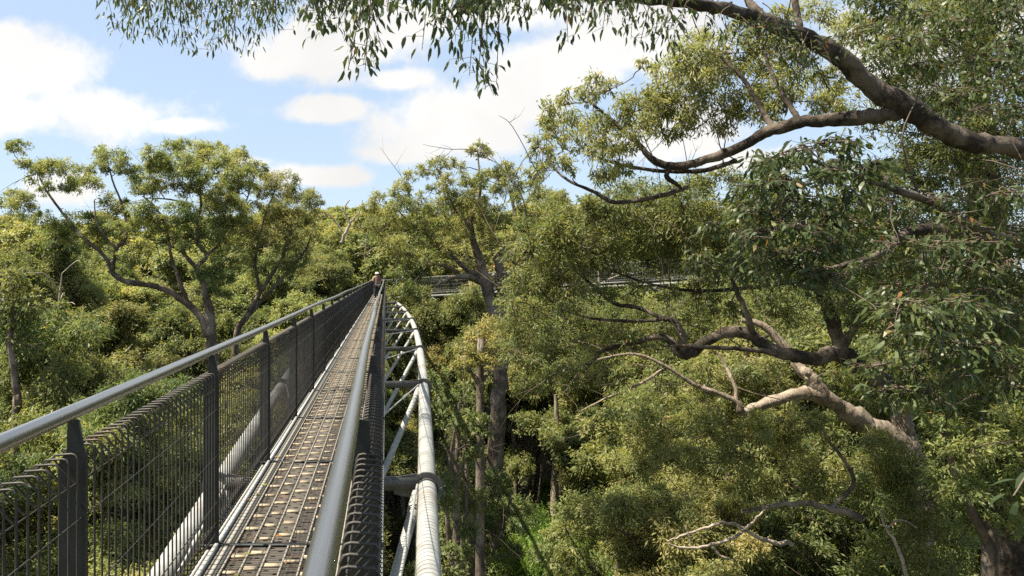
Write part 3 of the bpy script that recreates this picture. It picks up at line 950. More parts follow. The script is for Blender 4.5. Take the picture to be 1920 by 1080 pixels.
# ---- E: dark trunk at the right edge with the long crooked limb
def tree_crooked():
    Y = 16
    b = base_at(1885, Y)
    limbs = [([b, P(1905, 1080, Y), P(1895, 900, Y), P(1885, 740, Y), P(1870, 620, Y), P(1860, 480, Y), P(1835, 300, Y), P(1830, 120, Y), P(1850, -60, Y)], [.62, .52, .46, .43, .40, .36, .32, .27, .2]),
             ([(1880, 770, 15.8), (1800, 758, 15.4), (1720, 740, 15), (1655, 714, 14.8), (1610, 690, 14.8), (1575, 662, 14.8), (1530, 672, 14.8), (1490, 668, 14.8), (1440, 652, 14.9), (1410, 630, 15), (1372, 622, 15), (1325, 640, 15.1), (1292, 663, 15.2), (1268, 658, 15.3), (1258, 638, 15.4), (1230, 632, 15.5), (1190, 642, 15.7), (1130, 658, 16), (1105, 682, 16.1), (1050, 695, 16.3)],
              [.24, .22, .20, .185, .18, .17, .13, .13, .12, .115, .11, .105, .11, .09, .075, .06, .05, .04, .03, .015]),
             ([(1284, 660, 15.2), (1278, 625, 15.1), (1264, 602, 15.1), (1246, 596, 15.1)], [.085, .075, .065, .055]),
             ([(1578, 664, 14.8), (1562, 605, 14.7), (1542, 555, 14.6), (1522, 520, 14.5), (1500, 470, 14.5)], [.15, .125, .105, .095, .07]),
             ([(1580, 655, 14.8), (1610, 606, 14.6), (1660, 580, 14.5), (1735, 550, 14.3), (1780, 520, 14.2)], [.08, .065, .055, .045, .02]),
             ([(1640, 590, 14.5), (1700, 583, 14.4), (1748, 556, 14.3)], [.045, .035, .02]),
             ([(1412, 632, 15), (1404, 600, 14.8), (1388, 560, 14.8), (1370, 520, 14.8)], [.07, .055, .05, .03]),
             ([(1480, 666, 14.9), (1400, 655, 14.6), (1340, 652, 14.5), (1290, 648, 14.6), (1240, 650, 14.8)], [.06, .05, .04, .03, .015]),
             ([(1246, 598, 15.1), (1190, 602, 15.4), (1140, 600, 15.7), (1090, 592, 16), (1040, 570, 16.4), (1000, 530, 16.6)], [.04, .036, .032, .028, .022, .012]),
             ([(1250, 600, 15.1), (1200, 578, 15.6), (1150, 568, 16), (1110, 535, 16.4), (1060, 490, 16.8)], [.05, .045, .04, .032, .015]),
             ([(1500, 470, 14.5), (1440, 470, 15), (1380, 440, 15.5), (1290, 430, 16), (1200, 400, 16.5)], [.06, .05, .045, .035, .015]),
             ([(1540, 545, 14.6), (1480, 530, 15), (1400, 540, 15.5), (1300, 545, 16), (1210, 530, 16.3), (1130, 500, 16.6)], [.06, .05, .045, .035, .028, .012])]
    cl = [(1040, 440, 45), (1000, 470, 40), (1080, 420, 40), (980, 522, 34), (1022, 540, 44), (962, 572, 30), (1060, 500, 44), (1100, 462, 44), (1130, 402, 40), (1160, 442, 44), (1170, 392, 30),
          (1220, 392, 40), (1252, 422, 44), (1202, 482, 46), (1282, 382, 40), (1300, 432, 46), (1332, 402, 40), (1352, 452, 46), (1400, 412, 46), (1382, 472, 42), (1420, 362, 40), (1002, 592, 32),
          (1060, 592, 26), (1122, 560, 26), (1182, 545, 30), (1060, 550, 36), (1100, 510, 34), (1150, 500, 36), (1250, 500, 30), (1322, 512, 30), (1402, 522, 36), (1450, 570, 28), (1022, 642, 26),
          (1100, 640, 22), (1150, 622, 22), (1232, 652, 18), (1180, 640, 22), (1080, 690, 26), (1120, 700, 24), (1040, 700, 24), (1330, 570, 24), (1380, 590, 22), (1480, 600, 24), (1250, 560, 22)]
    more = fill([(1000, 400), (1200, 350), (1480, 330), (1500, 480), (1320, 490), (1100, 490), (1000, 480)], (34, 48), 16.6, .9, gap=.75, maxn=26)
    more += fill([(960, 560), (1120, 565), (1330, 555), (1480, 560), (1500, 640), (1350, 610), (1200, 690), (1000, 720), (960, 640)], (30, 44), 22.5, .8, gap=.8, maxn=30)
    more += fill([(1600, -40), (1960, -40), (1960, 740), (1760, 720), (1640, 600), (1500, 520), (1560, 330), (1700, 330), (1640, 180)], (44, 66), 15.2, 1.4, gap=.85, maxn=62)
    more += [(1010, 520, 30, 17), (1050, 530, 28, 17), (960, 545, 26, 17.5), (1000, 545, 28, 17.5), (1090, 535, 22, 17.5), (1340, 510, 36, 16), (1390, 500, 36, 16), (1440, 500, 36, 16), (1500, 510, 34, 16), (1300, 545, 26, 16.5)]
    cl += more
    hero_tree('crooked_limb_gum', 'dark trunked gum at the right edge with a long crooked limb sagging to the left', b, limbs, [(c[0], c[1], c[2], c[3] if len(c) > 3 else 16.3 + rng.uniform(-1, .9), .42 + rng.normal(0, .06)) for c in cl],
              0.13, 0.015, M_DARKBARK, M_LEAF, cover=0.7, rtip=0.010, taper=0.010, twk=8, sides=12, droop=0.6, bare=46)


# ---- D: pale barked tree low on the right
def tree_pale():
    Y = 19
    b = base_at(1700, Y)
    limbs = [([b, P(1720, 1080, Y), P(1712, 900, Y), P(1698, 835, Y), P(1692, 795, Y), P(1700, 740, Y), P(1722, 690, Y)], [.5, .38, .33, .31, .24, .17, .1]),
             ([(1702, 840, 19), (1655, 812, 18.9), (1605, 785, 18.8), (1565, 755, 18.7), (1525, 738, 18.7), (1480, 742, 18.7), (1430, 758, 18.7), (1392, 772, 18.7), (1380, 752, 18.7), (1340, 735, 18.8), (1300, 720, 18.9), (1245, 685, 19), (1190, 664, 19.2), (1130, 672, 19.4), (1085, 690, 19.5)],
              [.33, .31, .25, .2, .18, .145, .12, .10, .07, .06, .052, .042, .035, .028, .014]),
             ([(1545, 745, 18.7), (1522, 710, 18.7), (1500, 690, 18.8), (1475, 655, 19), (1430, 610, 19.2), (1390, 600, 19.4)], [.2, .16, .13, .11, .09, .06]),
             ([(1380, 752, 18.7), (1378, 725, 18.8), (1362, 690, 19), (1345, 660, 19.1)], [.06, .05, .04, .025]),
             ([(1245, 690, 19), (1200, 720, 19.2), (1140, 745, 19.4), (1090, 770, 19.6)], [.04, .035, .028, .012])]
    cl = fill([(1180, 760), (1300, 740), (1380, 790), (1560, 800), (1720, 860), (1700, 930), (1500, 920), (1300, 900), (1170, 880)], (30, 50), 18.5, 1.6, gap=1.0, maxn=34)
    cl += [(1690, 900, 40, 17.6), (1740, 930, 40, 17.4), (1700, 970, 42, 17.4), (1760, 1010, 42, 17.4), (1690, 1040, 42, 17.2), (1740, 1070, 42, 17.2), (1705, 745, 24, 18.3), (1735, 720, 28, 18.4), (1690, 705, 26, 18.5), (1640, 880, 30, 17.8)]
    cl += [(1480, 800, 30, 17.8), (1430, 800, 28, 17.8), (1520, 790, 30, 17.6), (1600, 720, 26, 18), (1570, 700, 20, 18), (1240, 730, 24, 19.2), (1170, 700, 22, 19.4), (1300, 690, 22, 19.2), (1620, 660, 26, 19), (1400, 700, 24, 20), (1330, 690, 22, 20)]
    hero_tree('pale_gum_tree', 'pale barked gum low on the right with a thick cream limb bending left', b, limbs, cl, 0.13, 0.016, M_PALEBARK, M_LEAF, cover=1.35, rtip=0.009,
              taper=0.010, sides=12, tint=0.36, sat=0, bare=40)


# ---- individual lower trees on the right, and the orange-tipped spray
def lower_right():
    for (label, px, Y, poly, rad, gap, mx, tint, L, w, lean, m) in [
        ('bright leafy gum crown at the right edge below the near limbs', 1850, 13.5, [(1740, 780), (1940, 750), (1940, 1000), (1820, 990), (1770, 900)], (28, 44), 0.75, 40, .5, .115, .017, 1990, M_LEAF),
        ('round topped shrubby tree with pale tips at the bottom centre right', 1150, 27, [(1030, 1000), (1080, 950), (1180, 930), (1300, 950), (1330, 1020), (1300, 1100), (1030, 1100)], (22, 38), 0.85, 34, .45, .15, .024, 1170, M_LEAF),
        ('shadowed bushy tree at the bottom right under the pale gum', 1600, 23, [(1420, 960), (1560, 930), (1740, 940), (1760, 1100), (1400, 1100)], (26, 42), 0.95, 26, .24, .15, .024, 1610, M_LEAF),
        ('domed olive tree at the middle right below the crooked limb', 1360, 25, [(1330, 690), (1460, 690), (1480, 760), (1400, 830), (1300, 830), (1260, 780)], (22, 36), 0.8, 22, .5, .15, .024, 1370, M_LEAF),
        ('orange tipped gum sapling in front of the forked trunk', 895, 24, [(850, 690), (870, 640), (930, 615), (955, 650), (930, 690), (900, 700)], (18, 28), 0.75, 12, .78, .16, .024, 870, M_LEAF),
        ('tall dark sapling beside the white outer tube of the walkway', 850, 21, [(830, 760), (870, 730), (900, 800), (890, 960), (850, 1100), (825, 1000)], (18, 30), 0.9, 16, .36, .15, .024, 862, M_LEAF),
        ('bushy gum behind the bottom of the white outer tube', 880, 30, [(840, 880), (900, 860), (985, 930), (990, 1060), (930, 1100), (850, 1080)], (18, 30), 1.0, 16, .32, .16, .026, 905, M_LEAF),
    ]:
        b = base_at(px, Y)
        cl = fill(poly, rad, Y, 1.5 if Y > 16 else 1.0, gap=gap, maxn=mx)
        py = np.array(poly)[:, 1]
        top, low = py.min(), py.max()
        mid = np.array(poly)[:, 0].mean()
        limbs = [([b, P(px + 6, low + 60, Y), P((px + mid) / 2, (low + top) / 2 + 20, Y), P(mid, top + 25, Y)], [.2, .13, .09, .03]),
                 ([P(px + 4, low + 20, Y), P((px + np.array(poly)[:, 0].min()) / 2, (low + top) / 2 + 25, Y - .4), P(np.array(poly)[:, 0].min() + 30, top + 60, Y - .5)], [.09, .06, .03]),
                 ([P(px + 4, low + 20, Y), P((px + np.array(poly)[:, 0].max()) / 2, (low + top) / 2 + 30, Y + .4), P(np.array(poly)[:, 0].max() - 30, top + 60, Y + .5)], [.09, .06, .03])]
        hero_tree('understory_tree', label, b, limbs, cl, L, w, M_BARK, m, cover=1.4, rtip=0.009, tint=tint, taper=0.01, sides=8, sat=0, bare=10)


# ------------------------------------------------------------------ forest of copied trees
def proto_tree(name, H, cw, nl, leafL, leafw, cover, mat, bark, seed, tint, clump_r=(0.6, 1.0), per=8, stems=1, trunk_r=0.26, low=0.5):
    global rng
    keep = rng
    rng = np.random.default_rng(seed)
    sk, gt, gl = Skeleton(), Geo(), Geo()
    lean = rng.normal(0, 0.05, 2)
    th = H * rng.uniform(0.62, 0.72)
    for s in range(stems):
        o = rng.normal(0, 0.25, 2) if stems > 1 else np.zeros(2)
        ln = lean + (rng.normal(0, 0.10, 2) if stems > 1 else 0)
        pts = [np.array([o[0], o[1], 0])] + [np.array([o[0] + ln[0] * th * t + rng.normal(0, .12), o[1] + ln[1] * th * t + rng.normal(0, .12), th * t]) for t in (.25, .5, .75, 1)]
        rad = trunk_r * np.array([1.5, 1.0, .85, .7, .5]) / (stems ** .5)
        q, rr = smooth_path(pts, rad, 4, 0.05)
        tube(gt, q, rr, 8, lump=.05)
        sk.put(q[4:], rr[4:])
    top = q[-1]
    spots = []
    for i in range(nl):
        a = i * 2.399 + rng.normal(0, .35)
        rho = cw * math.sqrt((i + .5) / nl) * rng.uniform(.75, 1.1)
        zc = H * (low + (1 - low) * (1 - (rho / (cw * 1.25)) ** 2) * rng.uniform(.72, 1.0))
        spots.append(np.array([lean[0] * H * .7 + rho * math.cos(a), lean[1] * H * .7 + rho * math.sin(a), zc - 0.8]))
    spots.sort(key=lambda c: np.linalg.norm(c - top))
    for c in spots:                                    # limbs to every lobe of the crown
        p, pr, pd, dist = sk.near(c - np.array([0, 0, 2.2]), trunk_r * 0.18)
        e = c - np.array([0, 0, .4])
        m = p + (e - p) * .5 + np.array([0, 0, -.10 * dist]) + rng.normal(0, .06, 3) * dist
        q, rr = smooth_path([p, m, e], [min(pr * .8, trunk_r * .42), trunk_r * .24, trunk_r * .11], 4, .25)
        tube(gt, q, rr, 6)
        sk.put(q[1:], rr[1:])
    for c in spots:
        lr = rng.uniform(1.2, 1.9) * cw / 4.2
        lt = tint + rng.normal(0, .09)
        for j in range(per):
            d = norm(rng.normal(0, 1, 3))
            d[2] = abs(d[2]) if rng.random() < .8 else d[2]
            cc = c + d * np.array([1, 1, .8]) * lr * rng.uniform(.5, 1.05)
            r = rng.uniform(*clump_r)
            grow_branch(gt, sk, cc, r, .018, 4, .012)
            sc = clump_leaves(gl, cc, r, leafL, leafw, cover * rng.uniform(.7, 1.3), lt + rng.normal(0, .06), .5)
            if leafL < .25:
                twigs(gt, cc, sc, r, .012, 3)
    mt = gt.mesh(name + '_trunk', True); mt.materials.append(bark)
    mc = gl.mesh(name + '_crown'); mc.materials.append(mat)
    rng = keep
    return dict(h=max(s[2] for s in spots) + 1.2, trunk=mt, crown=mc)


def dead_proto():
    g = Geo()
    sk = Skeleton()
    q, rr = smooth_path([(0, 0, 0), (.2, .1, 6), (-.1, .2, 12), (.3, 0, 17), (.1, .2, 20)], [.26, .2, .15, .09, .03], 5, .1)
    tube(g, q, rr, 8, lump=.06); sk.put(q[10:], rr[10:])
    for k in range(12):
        a, z = k * 2.4 + rng.normal(0, .3), 12.5 + k * .62
        c = np.array([math.cos(a), math.sin(a), .8]) * rng.uniform(1.2, 2.6) + np.array([0, 0, z])
        grow_branch(g, sk, c, .1, .018, 5, .025, .4)
    me = g.mesh('dead_trunk', True)
    me.materials.append(M_DEAD)
    return me


def plant(pr, name, label, group, x, y, z0, scale, rz, cat='tree'):
    root = thing(name, label, cat, (x, y, z0), group)
    root.rotation_euler = (0, 0, rz)
    root.scale = (scale[0], scale[0], scale[1])
    link('trunk', pr['trunk'], root)
    link('crown', pr['crown'], root)
    return root


def forest():
    nearp = [proto_tree('near_canopy', 20, 3.4, 12, .14, .019, 1.4, M_LEAF, M_BARK, 100 + i, (.34, .48, .60)[i], per=8, clump_r=(.45, .8), low=.36) for i in range(3)]
    midp = [proto_tree('mid_canopy', 22, 3.9, 13, .19, .034, 1.7, M_LEAF, M_BARK, 200 + i, (.36, .48, .60, .52)[i], per=8, clump_r=(.55, .95), low=.34) for i in range(4)]
    farp = [proto_tree('far_canopy', 22, 4.6, 11, .34, .075, 1.5, M_LEAF, M_BARK, 300 + i, (.42, .52, .64, .55)[i], per=7, clump_r=(.7, 1.2), low=.42) for i in range(4)]
    slim = [proto_tree('slim_canopy', 18, 2.4, 7, .16, .026, 1.4, M_LEAF, M_BARK, 400 + i, .40, per=6, clump_r=(.4, .75), stems=3, trunk_r=.2, low=.35) for i in range(2)]
    shrubp = [proto_tree('shrub', 6, 1.9, 9, .16, .016, 1.4, M_FRESH, M_BARK, 500 + i, .5, per=7, clump_r=(.45, .75), stems=3, trunk_r=.1, low=.35) for i in range(2)]
    r2 = np.random.default_rng(5)
    n = 0
    # near and middle canopy
    Y = 17.0
    while Y < 72:
        step = 4.4 if Y < 45 else 5.8
        X = -0.62 * Y - 4
        while X < 0.93 * Y + 3:
            x, y = X + r2.uniform(-2, 2), Y + r2.uniform(-2, 2)
            X += step
            s = x / y
            if x < -0.6:
                top = -4.4 + 0.10 * (y - 17) + r2.normal(0, 1.2)
                if y < 24:
                    top = -4.2 + r2.normal(0, .8)
                if y > 34 and -0.40 < s < -0.10 and y < 41:
                    top -= 2.0
            else:
                top = -7.5 + 0.10 * (y - 17) + r2.normal(0, 1.0)
                if s < 0.36 and y < 47:
                    top = -13 + 0.06 * (y - 17) + r2.normal(0, 1.3)
                elif s < 0.36 and y < 59:
                    top = -2.5 + r2.normal(0, .35)
                elif s > 0.36 and 27 < y < 47:
                    top = -2.0 + r2.normal(0, .8)
                elif s > 0.36 and y < 27:
                    top = -6.0 + r2.normal(0, .9) if y > 19.5 else -9.5
            if .19 < s < .31 and y < 45:
                top = min(top, -14.5)
            dx = x + 0.58
            if abs(dx) < 5.2 and y < 66:
                top = min(top, -6.0 - r2.uniform(0, 2) + 0.05 * (y - 17))
            if abs(dx) < 2.2 and y < 60:
                continue
            z0 = float(ground_z(x, y)) - 0.15
            if y < 30:
                pr = nearp[r2.integers(3)]
            else:
                pr = midp[r2.integers(4)]
            if r2.random() < .22:
                pr = slim[r2.integers(2)]
            if x > 0 and s < .36 and y < 50 and r2.random() < .45:
                pr = slim[r2.integers(2)]
            sz = (top - z0) / pr['h']
            sx = float(np.clip(sz, .62, 1.15) * r2.uniform(.9, 1.15))
            if x < -0.6:
                lab, grp = ('olive gum crown in the dense canopy left of the walkway', 'canopy trees left of the walkway') if y > 30 else \
                    ('leafy gum standing close below the left handrail', 'trees close below the left handrail')
            elif y < 50:
                lab, grp = ('shaded gully tree standing low right of the walkway', 'gully trees right of the walkway')
            else:
                lab, grp = ('olive canopy tree on the slope behind the second walkway', 'slope trees on the right')
            plant(pr, 'canopy_tree', lab, grp, x, y, z0, (sx, sz), r2.uniform(0, 6.28)); n += 1
        Y += step * 0.98
    deadp = dead_proto()
    for px, py, Y in [(30, 640, 33), (110, 560, 44), (190, 540, 60), (345, 590, 52), (500, 470, 62), (560, 480, 70), (640, 455, 90),
                      (690, 470, 70), (1130, 450, 62), (600, 440, 110)]:
        c = P(px, py, Y)
        z0 = float(ground_z(c[0], Y)) - .1
        root = thing('dead_tree', 'bare bleached dead stem poking up through the surrounding gum crowns', 'dead tree', (c[0], Y, z0), 'dead stems in the canopy')
        root.rotation_euler = (0, 0, r2.uniform(0, 6.28))
        sz = (c[2] + 1.5 - z0) / 20.0
        root.scale = (max(.7, sz * .8), max(.7, sz * .8), sz)
        link('trunk', deadp, root)
    # hillside
    Y = 74.0
    while Y < 175:
        step = 8.6 if Y < 110 else 11.0
        X = -0.60 * Y - 4
        while X < 0.62 * Y + 3:
            x, y = X + r2.uniform(-3.4, 3.4), Y + r2.uniform(-3, 3)
            X += step
            top = 2.8 + 0.094 * (y - 74) + r2.normal(0, 1.7)
            s = x / y
            if s > -.2:
                top += 1.0
            z0 = float(ground_z(x, y)) - 0.2
            pr = farp[r2.integers(4)]
            sz = (top - z0) / pr['h']
            sx = float(np.clip(sz, .8, 1.3) * r2.uniform(1.05, 1.35))
            plant(pr, 'hillside_tree', 'hazy olive tree among the crowns covering the far hillside', 'trees on the far hillside', x, y, z0, (sx, sz), r2.uniform(0, 6.28)); n += 1
        Y += step * 1.15
    for px, py, Y in [(60, 432, 50), (5, 465, 46), (150, 500, 56), (520, 452, 55), (590, 470, 60), (250, 690, 23), (40, 660, 24), (640, 448, 75)]:
        c = P(px, py, Y)
        z0 = float(ground_z(c[0], Y)) - .1
        pr = midp[r2.integers(4)] if Y > 26 else nearp[r2.integers(3)]
        sz = (c[2] - z0) / pr['h']
        plant(pr, 'canopy_tree', 'taller rounded crown standing above the canopy left of the walkway', 'taller crowns left of the walkway', c[0], Y, z0, (1.0, sz), r2.uniform(0, 6.28)); n += 1
    # the trees whose crowns stand just under the second span
    for px, py, Y in [(782, 545, 52), (836, 572, 53), (890, 556, 50), (985, 570, 49), (1040, 560, 48), (1100, 556, 45), (1165, 556, 43), (1230, 552, 42), (1300, 548, 40), (1370, 540, 38), (1440, 520, 37), (1500, 500, 36)]:
        c = P(px, py, Y)
        z0 = float(ground_z(c[0], Y)) - .1
        pr = midp[r2.integers(4)]
        sz = (c[2] - z0) / pr['h']
        plant(pr, 'canopy_tree', 'leafy crown rising just below the second walkway span', 'trees under the second walkway', c[0], Y, z0, (.85, sz), r2.uniform(0, 6.28)); n += 1
    # bright green shrubs in the gully
    for px, py, Y in [(1150, 905, 40), (1190, 880, 42), (1230, 870, 43), (1275, 885, 41), (1110, 930, 38), (1215, 910, 39), (1065, 900, 46), (1300, 930, 38), (1010, 960, 36), (1080, 960, 34), (975, 930, 44), (1130, 990, 33)]:
        c = P(px, py, Y)
        z0 = float(ground_z(c[0], Y)) - .1
        pr = shrubp[r2.integers(2)]
        sz = (c[2] - z0) / pr['h']
        plant(pr, 'shrub', 'fresh green feathery shrub in the gully beside the dark double trunk', 'fresh green gully shrubs', c[0], Y, z0, (max(.9, sz * .7), sz), r2.uniform(0, 6.28), 'shrub'); n += 1
    print('forest trees', n)


# ------------------------------------------------------------------ bare trunks, dead wood
def big_trunks():
    def bole(name, label, px, Y, pts, rad, bark, limbs=(), cl=(), tint=.3):
        b = base_at(px, Y)
        hero_tree(name, label, b, [([b] + [P(x, y, Y) for x, y in pts], rad)] + list(limbs), list(cl), .17, .034, bark, M_LEAF, cover=1.0, rtip=.014, tint=tint, sides=14)
    bole('double_trunk_tree', 'massive dark double trunk in the gully right of the forked gum', 1085, 46,
         [(1088, 900), (1085, 760), (1088, 660), (1080, 560), (1090, 470)], [1.1, .85, .78, .68, .52, .3], M_DARKBARK,
         [([(1050, 930, 45.5), (1058, 840, 45.4), (1062, 740, 45.4), (1052, 680, 45.4), (1040, 600, 45.4)], [.5, .42, .36, .3, .2]),
          ([(1105, 900, 45), (1130, 840, 44), (1160, 770, 43), (1190, 700, 43)], [.3, .26, .2, .14])],
         [(1040, 620, 40, 46), (1100, 600, 44, 46), (1140, 640, 38, 45), (1000, 640, 36, 46), (1180, 680, 34, 43), (1090, 680, 26, 44.5), (1020, 710, 26, 45)])
    bole('pale_sapling_tree', 'thin pale dead stem left of the dark double trunk', 1035, 42, [(1040, 900), (1045, 820), (1042, 740)], [.3, .22, .17, .09], M_PALEBARK, (), [(1010, 800, 26, 42), (990, 790, 22, 42)], .45)
    for label, px, Y, pts, r in [('slender trunk leaning right behind the white tube near the bottom', 868, 30, [(878, 1000), (862, 900), (840, 820), (830, 740)], .26),
                                 ('straight pale trunk at the left edge behind the handrail', 28, 24, [(30, 860), (34, 760), (20, 640), (26, 560)], .13),
                                 ('leaning brown trunk beside the pale trunk at the left edge', 70, 27, [(60, 900), (72, 800), (92, 700), (100, 620)], .12)]:
        bole('slender_tree', label, px, Y, pts, [r * 1.4, r, r * .9, r * .75, r * .4], M_BARK, (),
             [(pts[-1][0] + dx, pts[-1][1] + dy, 28, Y) for dx, dy in [(-30, 0), (0, -25), (30, 5), (10, 30), (-20, 40)]], .4)


def dead_wood():
    def snag(label, paths, mat, dark=False):
        p0 = P(*paths[0][0][0])
        g = Geo()
        for pts, rad in paths:
            q, rr = smooth_path(np.array([P(*p) for p in pts]), rad, 5, .42)
            tube(g, q - p0, rr, 6, lump=.05, cap=True)
        o = g.build('dead_branch', mat, smooth=True)
        o.location = p0
        tag(o, label, 'branch')
    snag('bleached forked dead branch low in the bottom right foliage', [
        ([(1485, 1022, 20), (1430, 1012, 20), (1400, 992, 20), (1365, 980, 20), (1320, 990, 20.2), (1275, 1005, 20.4), (1250, 1015, 20.5)], [.07, .06, .05, .045, .035, .028, .015]),
        ([(1405, 985, 20), (1370, 1010, 19.8), (1335, 1022, 19.8), (1290, 1028, 19.9), (1250, 1018, 20)], [.045, .045, .04, .03, .012]),
        ([(1405, 985, 20), (1420, 970, 20), (1445, 945, 20)], [.04, .03, .015]),
        ([(1298, 1028, 19.9), (1290, 1000, 19.9), (1285, 985, 19.9)], [.022, .018, .01]),
        ([(1335, 1024, 19.8), (1350, 1040, 19.7), (1375, 1050, 19.6)], [.04, .035, .02])], M_DEAD)
    snag('brown broken bough lying across the lower right foliage', [
        ([(1390, 960, 17.5), (1440, 950, 17.5), (1500, 945, 17.4), (1560, 955, 17.3), (1620, 972, 17.2)], [.035, .05, .065, .08, .09]),
        ([(1560, 952, 17.3), (1600, 900, 17.3), (1565, 840, 17.4), (1540, 800, 17.4)], [.05, .045, .035, .02])], M_BARK)
    snag('thin curved dead twig in the bottom right corner', [([(1700, 1080, 15), (1680, 1020, 15), (1660, 990, 15), (1650, 955, 15)], [.04, .03, .025, .01]), ([(1660, 990, 15), (1690, 975, 15), (1720, 990, 15)], [.02, .016, .008])], M_DEAD)
    snag('pale bare bough poking from the gully canopy', [([(1200, 975, 30), (1240, 955, 30), (1290, 935, 30), (1330, 955, 30), (1375, 985, 30)], [.03, .05, .06, .045, .02])], M_DEAD)
    snag('bare grey branch above the canopy on the left skyline', [([(640, 455, 70), (655, 420, 70), (645, 395, 70), (655, 375, 70)], [.16, .12, .08, .04]), ([(655, 420, 70), (675, 395, 70), (680, 375, 70)], [.09, .06, .03]), ([(648, 440, 70), (625, 410, 70), (612, 400, 70)], [.1, .06, .03])], M_DEAD)


# ------------------------------------------------------------------ the walkway
ZD = -1.65        # deck level under the eye
XL, XR = -1.06, -0.108
PITCH = 2.0


def fence_panel_mesh(mirror=1, n=29, mat=None):
    g = Geo()
    z0, z1 = ZD + 0.06, -0.60
    for i in range(n):
        y = 0.04 + i * (PITCH - 0.08) / (n - 1)
        prof = [(-0.010, z0 + .075), (-0.075, z0 + .012), (-.07, z0), (-.01, z0), (0, z0 + .012), (0, z1 - .018), (-.008, z1 - .003), (-.02, z1), (-.075, z1 - .004), (-.083, z1 - .014), (-.010, z1 - .095)]
        q = np.array([[p[0] * mirror, y, p[1]] for p in prof])
        tube(g, q, 0.0042, 4)
    for x, z in [(.005, -.82), (.005, -1.10), (.005, -1.38), (-.083, z1 - .018), (-.006, z1 - .100), (.004, z0 + .03), (.004, z0 + .09)]:
        tube(g, np.array([[x * mirror, .02, z], [x * mirror, PITCH - .02, z]]), .0034, 4)
    me = g.mesh('mesh_panel')
    me.materials.append(mat or M_WIRE)
    return me


def post_mesh(mirror=1):
    g = Geo()
    prof = [(.012, ZD - .10), (-.075, ZD - .10), (-.082, -.66), (-.075, -.625), (-.052, -.60), (-.048, -.492), (-.012, -.492), (.006, -.60), (.012, -.64)]
    if mirror < 0:
        prof = [(-a, b) for a, b in prof][::-1]
    prism(g, prof, 'y', -.007, .007)
    box(g, (-.03 * mirror, 0.0, ZD + .012), (.12, .06, .012))
    me = g.mesh('post')
    me.materials.append(M_POST)
    return me


CHORD = np.polyfit([-4, 0, 4.8, 7, 11.6, 15, 20, 25.7, 31, 36, 40, 49.6, 58, 61], [.36, .60, .84, .96, 1.18, 1.32, 1.48, 1.61, 1.64, 1.64, 1.60, 1.38, .99, .85], 4)


def chord_w(y):
    return np.polyval(CHORD, y)


